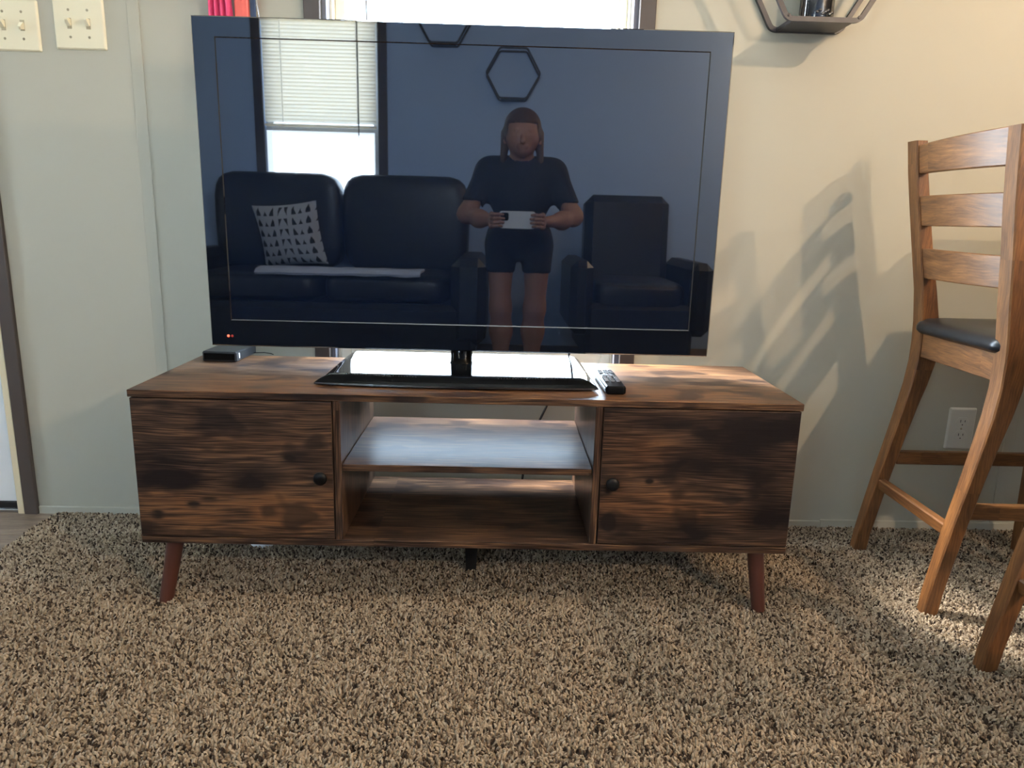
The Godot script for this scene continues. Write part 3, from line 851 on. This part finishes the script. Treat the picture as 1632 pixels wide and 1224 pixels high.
func stool() -> Node3D:
	var t := thing("bar_stool", "brown wooden ladder-back bar stool with black seat nearest the wall", "bar stool", Vector3(1.27, 0, 0.31))
	var o := Vector3(-1.27, 0, -0.31)
	var tops := [1.037, 1.066]
	for s in 2:
		var m := Mesher.new()
		var rows := []
		for q in post_profile(tops[s]):
			var y: float = q[0]; var x: float = q[1]
			var wz := lerpf(0.030, 0.043, clampf(y / 0.5, 0, 1))
			var wx := 0.034 + 0.016 * exp(-pow((y - 0.55) / 0.12, 2.0)) - 0.006 * clampf((y - 0.7) / 0.35, 0, 1)
			var z0 := 0.126 if s == 0 else 0.486 - wz
			var z1 := z0 + wz
			var c := 0.003
			rows.append([o + Vector3(x + c, y, z1), o + Vector3(x + wx - c, y, z1), o + Vector3(x + wx, y, z1 - c), o + Vector3(x + wx, y, z0 + c), o + Vector3(x + wx - c, y, z0), o + Vector3(x + c, y, z0), o + Vector3(x, y, z0 + c), o + Vector3(x, y, z1 - c)])
		m.grid(rows, true, true, true)
		part("back_post", m, M.stool, t, 28, 1, Vector2(s * 0.21, s * 0.13))
	# slats and seat rail between the posts, bowed
	var n := 0
	for q in [[0.977, 1.041, 1.053, "back_slat"], [0.855, 0.925, 0.925, "back_slat"], [0.730, 0.802, 0.798, "back_slat"], [0.533, 0.596, 0.596, "seat_rail"]]:
		var m := Mesher.new()
		var rows := []
		for k in 13:
			var u := k / 12.0
			var z := lerpf(0.160, 0.450, u)
			var x0 := post_x(q[0], lerpf(tops[0], tops[1], u)); var y1 := lerpf(q[1], q[2], u)
			var x1 := post_x(y1, lerpf(tops[0], tops[1], u))
			var bow: float = (0.014 if q[3] == "back_slat" else 0.0) * (1.0 - pow(2.0 * u - 1.0, 2.0))
			var th := 0.019
			var c := 0.002
			var ins := 0.006 - bow
			var y0: float = q[0]
			rows.append([o + Vector3(x0 + ins, y0 + c, z), o + Vector3(x0 + ins + c, y0, z), o + Vector3(x0 + ins + th - c, y0, z), o + Vector3(x0 + ins + th, y0 + c, z), o + Vector3(x1 + ins + th, y1 - c, z), o + Vector3(x1 + ins + th - c, y1, z), o + Vector3(x1 + ins + c, y1, z), o + Vector3(x1 + ins, y1 - c, z)])
		m.grid(rows, true, true, true)
		part(q[3], m, M.stool, t, 28, 2, Vector2(0.1 + n * 0.27, n * 0.19))
		n += 1
	# front legs
	for s in 2:
		var m := Mesher.new()
		var zc := 0.148 if s == 0 else 0.464
		var rows := []
		for q in [[-0.006, 0.015, 1.487], [0.35, 0.019, 1.484], [0.58, 0.021, 1.482]]:
			rows.append([o + Vector3(q[2] - q[1], q[0], zc + q[1]), o + Vector3(q[2] + q[1], q[0], zc + q[1]), o + Vector3(q[2] + q[1], q[0], zc - q[1]), o + Vector3(q[2] - q[1], q[0], zc - q[1])])
		m.grid(rows, true, true, true)
		part("front_leg", m, M.stool, t, 28, 1)
		m = Mesher.new()
		m.box(o + Vector3(1.31, 0.565, 0.138 if s == 0 else 0.474), Vector3(0.33, 0.062, 0.02), 0.002)
		part("seat_rail", m, M.stool, t, 28, 0, Vector2(0.2, s * 0.3))
		m = Mesher.new()
		m.box(o + Vector3(1.292, 0.262 if s == 0 else 0.240, 0.149 if s == 0 else 0.464), Vector3(0.37, 0.034, 0.022), 0.003)
		part("stretcher", m, M.stool, t, 28, 0, Vector2(0.1, s * 0.23))
	var m2 := Mesher.new()
	m2.box(o + Vector3(1.482, 0.565, 0.306), Vector3(0.02, 0.062, 0.30), 0.002)
	part("seat_rail", m2, M.stool, t, 28, 2)
	m2 = Mesher.new()
	m2.box(o + Vector3(1.078, 0.190, 0.306), Vector3(0.02, 0.030, 0.30), 0.003, Basis(Vector3.BACK, 0.15))
	part("stretcher", m2, M.stool, t, 28, 2)
	m2 = Mesher.new()
	m2.box(o + Vector3(1.486, 0.285, 0.306), Vector3(0.022, 0.03, 0.30), 0.003)
	var fr := part("footrest", m2, M.stool, t, 28, 2)
	m2 = Mesher.new(); m2.box(o + Vector3(1.474, 0.290, 0.306), Vector3(0.003, 0.018, 0.22), 0.0005)
	part("footrest_plate", m2, M.plate_metal, fr)
	# cushion
	m2 = Mesher.new()
	var rows := []
	for q in [[0.594, 0.01], [0.602, 0.001], [0.612, 0.0], [0.622, 0.006], [0.630, 0.02], [0.636, 0.05], [0.639, 0.09], [0.640, 0.13]]:
		var row := []
		for k in 4:
			var rr: float = maxf(0.03 - q[1], 0.004)
			var cx: float = [1, -1, -1, 1][k] * (0.198 - q[1] - rr); var cz: float = [-1, -1, 1, 1][k] * (0.166 - q[1] - rr)
			for j in 5:
				var a := PI / 2 * (k + j / 4.0)
				row.append(o + Vector3(1.302 + cx + cos(a) * rr, q[0], 0.306 + cz - sin(a) * rr))
		rows.append(row)
	m2.grid(rows, true, true, true)
	var cu := part("seat", m2, M.seat_vinyl, t, 60); cu.set_meta("label", "black padded vinyl seat")
	return t

func post_x(y: float, top: float) -> float:
	var pr := post_profile(top)
	for i in pr.size() - 1:
		if y <= pr[i + 1][0]:
			return lerpf(pr[i][1], pr[i + 1][1], (y - pr[i][0]) / (pr[i + 1][0] - pr[i][0]))
	return pr[-1][1]

func dining() -> void:
	var s := stool()
	var c = s.duplicate(); c.name = numbered("bar_stool"); add_child(c)
	c.position = s.position + Vector3(-0.008, 0, 0.545)
	c.set_meta("label", "brown wooden bar stool at the right edge, nearer the viewer, only its back leg showing")
	# counter-height table the stools belong to, right of the frame
	var t := thing("counter_table", "dark wood counter-height table right of the stools", "table", Vector3(1.83, 0, 0.88))
	part("tabletop", boxm(Vector3(0, 0.90, 0), Vector3(1.1, 0.035, 1.2), 0.004), M.table_wood, t)
	part("apron", boxm(Vector3(0.06, 0.858, 0), Vector3(0.74, 0.05, 1.04), 0.002), M.table_wood, t)
	for x in [-0.26, 0.40]:
		for z in [-0.48, 0.48]:
			part("leg", boxm(Vector3(x, 0.438, z), Vector3(0.06, 0.89, 0.06), 0.004), M.table_wood, t, 28, 1)

func ceiling_light(label: String, at: Vector3, energy: float, col: Color) -> void:
	var t := thing("ceiling_light", label, "ceiling light", at)
	var m := Mesher.new()
	m.lathe([Vector2(0.09, 2.328 - at.y), Vector2(0.09, 2.345 - at.y), Vector2(0.085, 2.35 - at.y)], 32, Transform3D())
	m.bar(Vector3(0, 0.046, 0), Vector3(0, 2.335 - at.y, 0), 0.012, 0.012, 16)
	part("canopy", m, M.shelf_metal, t)
	m = Mesher.new(); m.ball(Transform3D(Basis.from_scale(Vector3(0.045, 0.05, 0.045)), Vector3.ZERO), 24, 14)
	part("lamp_globe", m, M.globe, t)
	var l := OmniLight3D.new()
	l.name = "lamp_light"; l.light_energy = energy; l.light_color = col; l.light_size = 0.02; l.omni_range = 12.0; l.omni_attenuation = 2.0; l.shadow_enabled = true
	t.add_child(l)

# ------------------------------------------------------------------ things behind the viewer, seen in the screen
func behind() -> void:
	var B := 3.6
	# blind
	var t := thing("window_blind", "cream horizontal slat blind half lowered over the back window", "blind", Vector3(-1.13, 2.05, B - 0.02))
	part("headrail", boxm(Vector3(0, 0, 0), Vector3(0.735, 0.03, 0.035), 0.003), M.blind, t)
	var sl := Mesher.new()
	var sb := Basis(Vector3.RIGHT, 1.05)
	var srows := []
	for k in 5:
		var u := -1.0 + 0.5 * k
		srows.append([sb * Vector3(0.36, 0.0022 * (1.0 - u * u), 0.0135 * u), sb * Vector3(-0.36, 0.0022 * (1.0 - u * u), 0.0135 * u)])
	sl.grid(srows, false)
	var sm := sl.build(60.0)
	for k in 27:
		var o := part("slat", sm, M.blind, t)
		o.position = Vector3(0, -0.03 - 0.0225 * k, 0)
	part("bottom_rail", boxm(Vector3(0, -0.645, 0), Vector3(0.72, 0.016, 0.024), 0.003), M.blind, t)
	for x in [-0.24, 0.24]:
		part("ladder_cord", boxm(Vector3(x, -0.32, -0.016), Vector3(0.003, 0.64, 0.002), 0.0), M.vinyl, t)
	var m := Mesher.new(); m.bar(Vector3(0.25, -0.72, -0.03), Vector3(0.25, -0.02, -0.03), 0.004, 0.004, 10)
	part("wand", m, M.rubber, t)
	m = Mesher.new()
	var vr := []
	for r in 5:
		var row := []
		for k in 41:
			var u := -1.0 + k / 20.0
			row.append(Vector3(-1.13 - 0.40 * u, 2.09 + 0.04 * r, B - 0.045 + 0.006 * sin(u * 25.0) * (1.2 - r * 0.25)))
		vr.append(row)
	m.grid(vr, false)
	tag(part("valance", m, M.valance, null, 60), "sheer pale valance with a wavy grey pattern above the back window blind", "valance")
	for q in [[Vector3(0.11, 1.745, B), "dark hexagon wall shelf on the back wall, the lower of two"], [Vector3(-0.33, 2.06, B), "dark hexagon wall shelf on the back wall near the ceiling"]]:
		hex_shelf(q[1], q[0], true)
	# sofa
	t = thing("sofa", "black leather sofa against the back wall, reflected in the screen", "sofa", Vector3(-0.95, 0, 3.1))
	part("base_frame", boxm(Vector3(0, 0.21, 0.0), Vector3(1.75, 0.30, 0.85), 0.03), M.leather, t)
	for s in [-1.0, 1.0]:
		part("armrest", boxm(Vector3(s * 0.83, 0.38, 0.0), Vector3(0.2, 0.5, 0.88), 0.05), M.leather, t)
		cushion(t, "seat_cushion", Vector3(s * 0.365, 0.44, -0.04), Vector3(0.366, 0.085, 0.37))
		cushion(t, "back_cushion", Vector3(s * 0.40, 0.80, 0.29), Vector3(0.40, 0.30, 0.12))
		for z in [-0.36, 0.36]:
			part("foot", boxm(Vector3(s * 0.78, 0.03, z), Vector3(0.07, 0.07, 0.07), 0.005), M.black, t)
	m = Mesher.new()  # added pale sheet standing in for the bright light on the seat
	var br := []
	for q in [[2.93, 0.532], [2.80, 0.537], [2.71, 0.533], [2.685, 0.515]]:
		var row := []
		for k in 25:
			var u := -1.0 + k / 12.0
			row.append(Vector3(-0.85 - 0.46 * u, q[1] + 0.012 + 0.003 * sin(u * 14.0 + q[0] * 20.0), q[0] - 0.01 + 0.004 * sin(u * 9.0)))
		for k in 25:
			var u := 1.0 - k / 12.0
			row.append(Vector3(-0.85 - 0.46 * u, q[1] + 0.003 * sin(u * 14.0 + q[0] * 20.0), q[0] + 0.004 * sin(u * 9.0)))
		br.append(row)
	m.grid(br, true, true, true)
	tag(part("added_seat_strip", m, M.bright_strip, null, 60), "pale blue strip added for the bright light along the sofa seat front, reflected in the screen", "bright_strip")
	# patterned pillow
	t = thing("throw_pillow", "pale throw pillow printed with dark triangles, leaning on the sofa", "pillow", Vector3(-1.2, 0.72, 3.03))
	m = Mesher.new()
	var im := Image.create(256, 256, false, Image.FORMAT_RGB8); im.fill(Color8(196, 198, 202))
	for r in 6:
		for c in 5:
			for y in 30:
				for x in range(-int(y * 0.5), int(y * 0.5) + 1):
					im.set_pixel(clampi(c * 50 + 28 + x, 0, 255), clampi(r * 42 + 6 + (y if c % 3 != 2 else 30 - y), 0, 255), Color8(34, 36, 42))
	M.pillow = texmat(im, Vector2(1, 1), 0.9)
	var n := 14
	var bs := Basis(Vector3.UP, 0.12) * Basis(Vector3.RIGHT, -0.2) * Basis(Vector3.BACK, 0.1)
	for side in [1.0, -1.0]:
		for j in n:
			for i in n:
				var f := func(a: int, b: int) -> Vector3:
					var u := -1.0 + 2.0 * a / n; var v := -1.0 + 2.0 * b / n
					var th: float = 0.075 * pow(maxf((1.0 - u * u) * (1.0 - v * v), 0.0), 0.42)
					return bs * Vector3(0.2 * u * (1.0 - 0.07 * (1.0 - v * v)), 0.19 * v * (1.0 - 0.07 * (1.0 - u * u)), -th * side)
				var q := [f.call(i, j), f.call(i, j + 1), f.call(i + 1, j + 1), f.call(i + 1, j)]
				if side > 0: m.quad_uv(q[3], q[0], q[1], q[2], Rect2(float(i) / n, 1.0 - (j + 1.0) / n, 1.0 / n, 1.0 / n))
				else: m.quad_uv(q[0], q[3], q[2], q[1], Rect2(float(i) / n, 1.0 - (j + 1.0) / n, 1.0 / n, 1.0 / n))
	part("cover", m, M.pillow, t, 60)
	# armchair
	t = thing("armchair", "black high-backed armchair right of the person, reflected in the screen", "armchair", Vector3(0.86, 0, 3.1))
	part("base_frame", boxm(Vector3(0, 0.22, 0), Vector3(0.62, 0.34, 0.8), 0.03), M.leather, t)
	part("back", boxm(Vector3(0, 0.66, 0.30), Vector3(0.54, 0.70, 0.2), 0.05, Basis(Vector3.RIGHT, 0.1)), M.leather, t)
	cushion(t, "seat_cushion", Vector3(0, 0.43, -0.06), Vector3(0.27, 0.085, 0.33))
	for s in [-1.0, 1.0]:
		part("armrest", boxm(Vector3(s * 0.34, 0.42, -0.04), Vector3(0.13, 0.42, 0.74), 0.04), M.leather, t)

func cushion(t: Node3D, called: String, c: Vector3, r: Vector3) -> void:
	var m := Mesher.new()
	var rows := []
	for j in 13:
		var v := -PI / 2 + PI * j / 12.0
		var row := []
		for k in 28:
			var u := -TAU * k / 28
			var g := func(x: float, p: float) -> float: return signf(x) * pow(absf(x), p)
			row.append(c + Vector3(g.call(cos(v), 0.25) * g.call(cos(u), 0.25) * r.x, g.call(sin(v), 0.5) * r.y, g.call(cos(v), 0.25) * g.call(sin(u), 0.35) * r.z))
		rows.append(row)
	m.grid(rows, true, true, true)
	part(called, m, M.leather, t, 60)

func person() -> void:
	var t := thing("person", "person in dark t-shirt and shorts photographing with both hands, reflected in the screen", "person", Vector3(0.15, 0, 2.34))
	var X := func(x: float, y: float, z: float) -> Vector3: return Vector3(x, y, z)
	var torso := [[X.call(0, 0.80, 0.02), X.call(0, 0.93, 0.0), 0.115, 0.105], [X.call(0, 0.93, 0.0), X.call(0, 1.04, -0.02), 0.105, 0.105],
		[X.call(-0.06, 0.98, -0.01), X.call(-0.10, 1.06, -0.02), 0.095, 0.065], [X.call(0.06, 0.98, -0.01), X.call(0.10, 1.06, -0.02), 0.095, 0.065],
		[X.call(-0.15, 1.075, -0.02), X.call(0.15, 1.075, -0.02), 0.05, 0.05]]
	var hips := [[X.call(-0.055, 0.75, 0.02), X.call(0.055, 0.75, 0.02), 0.105, 0.105]]
	var legs := []; var arms := []; var uppers := []
	for s in [-1.0, 1.0]:
		legs.append([X.call(s * 0.092, 0.71, 0.0), X.call(s * 0.09, 0.40, -0.01), 0.074, 0.05])
		legs.append([X.call(s * 0.085, 0.40, -0.01), X.call(s * 0.083, 0.28, 0.015), 0.05, 0.054])
		legs.append([X.call(s * 0.083, 0.28, 0.015), X.call(s * 0.08, 0.06, 0.02), 0.052, 0.033])
		legs.append([X.call(s * 0.08, 0.035, 0.04), X.call(s * 0.095, 0.025, -0.12), 0.036, 0.028])
		uppers.append([X.call(s * 0.165, 1.07, -0.02), X.call(s * 0.265, 0.865, -0.06), 0.05, 0.04])
		arms.append([X.call(s * 0.265, 0.865, -0.06), X.call(s * 0.20, 0.845, -0.17), 0.039, 0.036])
		arms.append([X.call(s * 0.20, 0.845, -0.17), X.call(s * 0.115, 0.838, -0.285), 0.036, 0.025])
	var neck := [[X.call(0, 1.08, -0.02), X.call(0, 1.17, -0.055), 0.05, 0.047]]
	var head := [[X.call(0, 1.245, -0.085), X.call(0, 1.265, -0.075), 0.082, 0.084], [X.call(0, 1.205, -0.115), X.call(0, 1.175, -0.135), 0.058, 0.034], [X.call(0, 1.235, -0.165), X.call(0, 1.205, -0.185), 0.009, 0.014], [X.call(-0.03, 1.252, -0.155), X.call(0.03, 1.252, -0.155), 0.012, 0.012], [X.call(-0.02, 1.185, -0.165), X.call(0.02, 1.185, -0.165), 0.008, 0.008]]
	for s in [-1.0, 1.0]: head.append([X.call(s * 0.083, 1.235, -0.075), X.call(s * 0.083, 1.205, -0.085), 0.015, 0.01])
	var m := Mesher.new()
	blob(m, torso + hips + legs + uppers + arms + neck + head.slice(0, 2), 0.0125, 0.045)
	# finer head over the same place, and the hands
	blob(m, head + neck, 0.005, 0.014)
	for s in [-1.0, 1.0]:
		var px: float = -0.02 + s * 0.103      # palm beside the phone's end
		var hand := [[X.call(s * 0.125, 0.838, -0.285), X.call(px + s * 0.012, 0.84, -0.325), 0.022, 0.018], [X.call(px + s * 0.014, 0.815, -0.335), X.call(px + s * 0.014, 0.865, -0.335), 0.015, 0.014]]
		blob(m, hand, 0.0035, 0.012)
		for k in 4:
			var y := 0.812 + 0.0172 * k
			var ln: float = [0.75, 0.95, 1.0, 0.9][k]
			var a: Vector3 = X.call(px + s * 0.016, y, -0.343); var b: Vector3 = X.call(px + s * 0.004, y + 0.002, -0.372); var c: Vector3 = X.call(px - s * 0.022 * ln, y + 0.003, -0.378); var d: Vector3 = X.call(px - s * 0.042 * ln, y + 0.002, -0.3735)
			blob(m, [[a, b, 0.0085, 0.008], [b, c, 0.008, 0.0072], [c, d, 0.0072, 0.006]], 0.003, 0.004)
		blob(m, [[X.call(px + s * 0.014, 0.846, -0.325), X.call(px - s * 0.006, 0.862, -0.34), 0.010, 0.009], [X.call(px - s * 0.006, 0.862, -0.34), X.call(px - s * 0.028, 0.856, -0.3435), 0.009, 0.007]], 0.003, 0.005)
	var body := part("body", m, M.skin, t, 70)
	m = Mesher.new()
	blob(m, torso + uppers, 0.0125, 0.05, 0.011, func(q: Vector3) -> float: return minf(minf(q.y - 0.79, Vector2(q.x, q.z + 0.035).length() - 0.062 + maxf(0.0, 1.05 - q.y)), maxf(0.2 - absf(q.x), q.y - 0.93)))
	part("t_shirt", m, M.shirt, t, 70)
	m = Mesher.new()
	blob(m, hips + legs + [torso[0]], 0.0125, 0.02, 0.009, func(q: Vector3) -> float: return minf(q.y - 0.58, 0.82 - q.y))
	part("shorts", m, M.shorts, t, 70)
	m = Mesher.new()
	var hb := [[X.call(0, 1.25, -0.075), X.call(0, 1.28, -0.07), 0.09, 0.09]]
	for s in [-1.0, 1.0]: hb.append([X.call(s * 0.08, 1.25, -0.06), X.call(s * 0.095, 1.06, -0.085), 0.025, 0.012])
	hb.append([X.call(0, 1.22, -0.01), X.call(0, 1.08, 0.03), 0.07, 0.04])
	blob(m, hb, 0.008, 0.02, 0.0, func(q: Vector3) -> float: return maxf(maxf(q.y - 1.29, q.z + 0.115), absf(q.x) - 0.066))
	part("hair", m, M.hair, t, 70)
	for s in [-1.0, 1.0]:
		part("eye", ballm(Vector3(s * 0.03, 1.240, -0.157), Vector3(0.01, 0.008, 0.008)), M.black, body)
	# the phone
	t = thing("phone", "pale patterned phone case held sideways by the person", "phone", Vector3(0.13, 0.843, 1.978))
	m = Mesher.new()
	plate(m, Vector3.ZERO, 0.165, 0.078, 0.012, [[0.002, -0.004], [0.0, -0.0025], [0.0, 0.0025], [0.002, 0.004]])
	part("case", m, M.phone, t, 30)
	m = Mesher.new()
	plate(m, Vector3(-0.058, 0.014, -0.004), 0.036, 0.036, 0.008, [[0.0, -0.002], [0.0, 0.0]])
	part("camera_bump", m, M.black_gloss, t, 30)

# ------------------------------------------------------------------
func _ready() -> void:
	# camera (image 1632 x 1224, focal length 1161.2 px)
	var cam := Camera3D.new()
	cam.name = "camera"
	cam.fov = rad_to_deg(2.0 * atan(612.0 / 1161.2)); cam.near = 0.004; cam.far = 60.0
	cam.transform = Transform3D(Basis(Vector3.UP, -0.0187) * Basis(Vector3.RIGHT, -0.222) * Basis(Vector3.BACK, 0.0264), Vector3(0.0621, 0.8449, 1.962))
	add_child(cam); cam.current = true
	# sky: bright overcast day
	var env := Environment.new()
	var sky := ProceduralSkyMaterial.new()
	sky.sky_top_color = Color(0.74, 0.87, 1.0); sky.sky_horizon_color = Color(0.86, 0.94, 1.0)
	sky.ground_horizon_color = Color(0.90, 0.94, 0.96); sky.ground_bottom_color = Color(0.74, 0.77, 0.76)
	sky.sun_angle_max = 1.0
	env.sky = Sky.new(); env.sky.sky_material = sky
	env.background_mode = Environment.BG_SKY
	env.background_energy_multiplier = 34.0
	env.tonemap_mode = Environment.TONE_MAPPER_LINEAR
	env.tonemap_exposure = 0.92
	env.sdfgi_enabled = true; env.ssao_enabled = true; env.ssil_enabled = true
	var we := WorldEnvironment.new(); we.name = "world"; we.environment = env; add_child(we)
	# daylight entering the two windows, and fill light from the added left one
	for q in [[Vector3(0, 1.215, -0.03), 0.0, Vector2(0.70, 1.40), 10.0], [Vector3(-1.13, 1.2, 3.57), PI, Vector2(0.7, 0.34), 3.0], [Vector3(-3.38, 1.25, 0.9), PI / 2, Vector2(0.54, 0.64), 2.0]]:
		var a := AreaLight3D.new()
		a.name = numbered("window_daylight")
		a.area_size = q[2]; a.area_normalize_energy = false; a.light_energy = q[3]; a.light_color = Color(0.87, 0.94, 1.0)
		a.position = q[0]; a.rotation.y = PI + q[1]; a.shadow_enabled = true; a.area_range = 12.0
		add_child(a)
	# sun veiled by cloud, from the left outside the front window
	var sun := DirectionalLight3D.new()
	sun.name = "veiled_sun"; sun.sky_mode = DirectionalLight3D.SKY_MODE_LIGHT_ONLY
	sun.light_energy = 30.0; sun.light_color = Color(1.0, 0.97, 0.92); sun.light_angular_distance = 20.0; sun.shadow_enabled = true
	add_child(sun); sun.look_at_from_position(Vector3(-2.0, 3.0, -1.5), Vector3(-2.0, 3.0, -1.5) + Vector3(0.95, -1.5, 0.42))
	make_materials()
	M.backing = mat(Color8(92, 76, 62), 0.95)
	M.knob = mat(Color8(11, 11, 13), 0.42, 0.0, 0.35)
	M.tv_plastic = mat(Color8(12, 13, 15), 0.35)
	M.led = mat(Color8(255, 120, 90), 0.3); M.led.emission_enabled = true; M.led.emission = Color(1.0, 0.35, 0.25); M.led.emission_energy_multiplier = 2.0
	M.led_dim = mat(Color8(120, 40, 36), 0.3); M.led_dim.emission_enabled = true; M.led_dim.emission = Color(0.9, 0.2, 0.15); M.led_dim.emission_energy_multiplier = 0.2
	M.strip = mat(Color8(120, 124, 130), 0.2, 1.0)
	M.box_black = mat(Color8(26, 28, 32), 0.35)
	M.remote_black = mat(Color8(14, 15, 17), 0.3, 0.0, 0.22)
	M.button = mat(Color8(120, 124, 132), 0.5, 0.0, 0.25)
	M.ivory_dark = mat(Color8(190, 180, 150), 0.6)
	M.screw = mat(Color8(170, 160, 132), 0.35, 0.3)
	M.jar = mat(Color8(16, 18, 24), 0.08, 0.0, 0.7)
	M.plate_metal = mat(Color8(170, 150, 136), 0.35, 0.6)
	M.phone = mat(Color8(198, 200, 204), 0.5)
	M.globe = mat(Color8(255, 244, 226), 0.4); M.globe.emission_enabled = true; M.globe.emission = Color(1.0, 0.86, 0.66); M.globe.emission_energy_multiplier = 3.0
	room()
	tv_stand()
	television()
	dining()
	wall_things()
	small_things()
	ceiling_light("globe ceiling light over the dining table", Vector3(1.82, 2.1, 1.25), 2.1, Color(1.0, 0.86, 0.70))
	ceiling_light("globe ceiling light farther back in the kitchen end", Vector3(2.33, 1.92, 3.3), 3.8, Color(1.0, 0.86, 0.70))
	behind()
	person()
	carpet()
	for o in get_children():
		for q in [["bar_stool", "bar stools at the counter table"], ["switch_plate", "toggle switch plates on the left wall"], ["hexagon_shelf", "hexagon wall shelves"], ["ceiling_light", "globe ceiling lights"], ["cable", "black cables behind the television"]]:
			if o.name.begins_with(q[0]): o.set_meta("group", q[1])
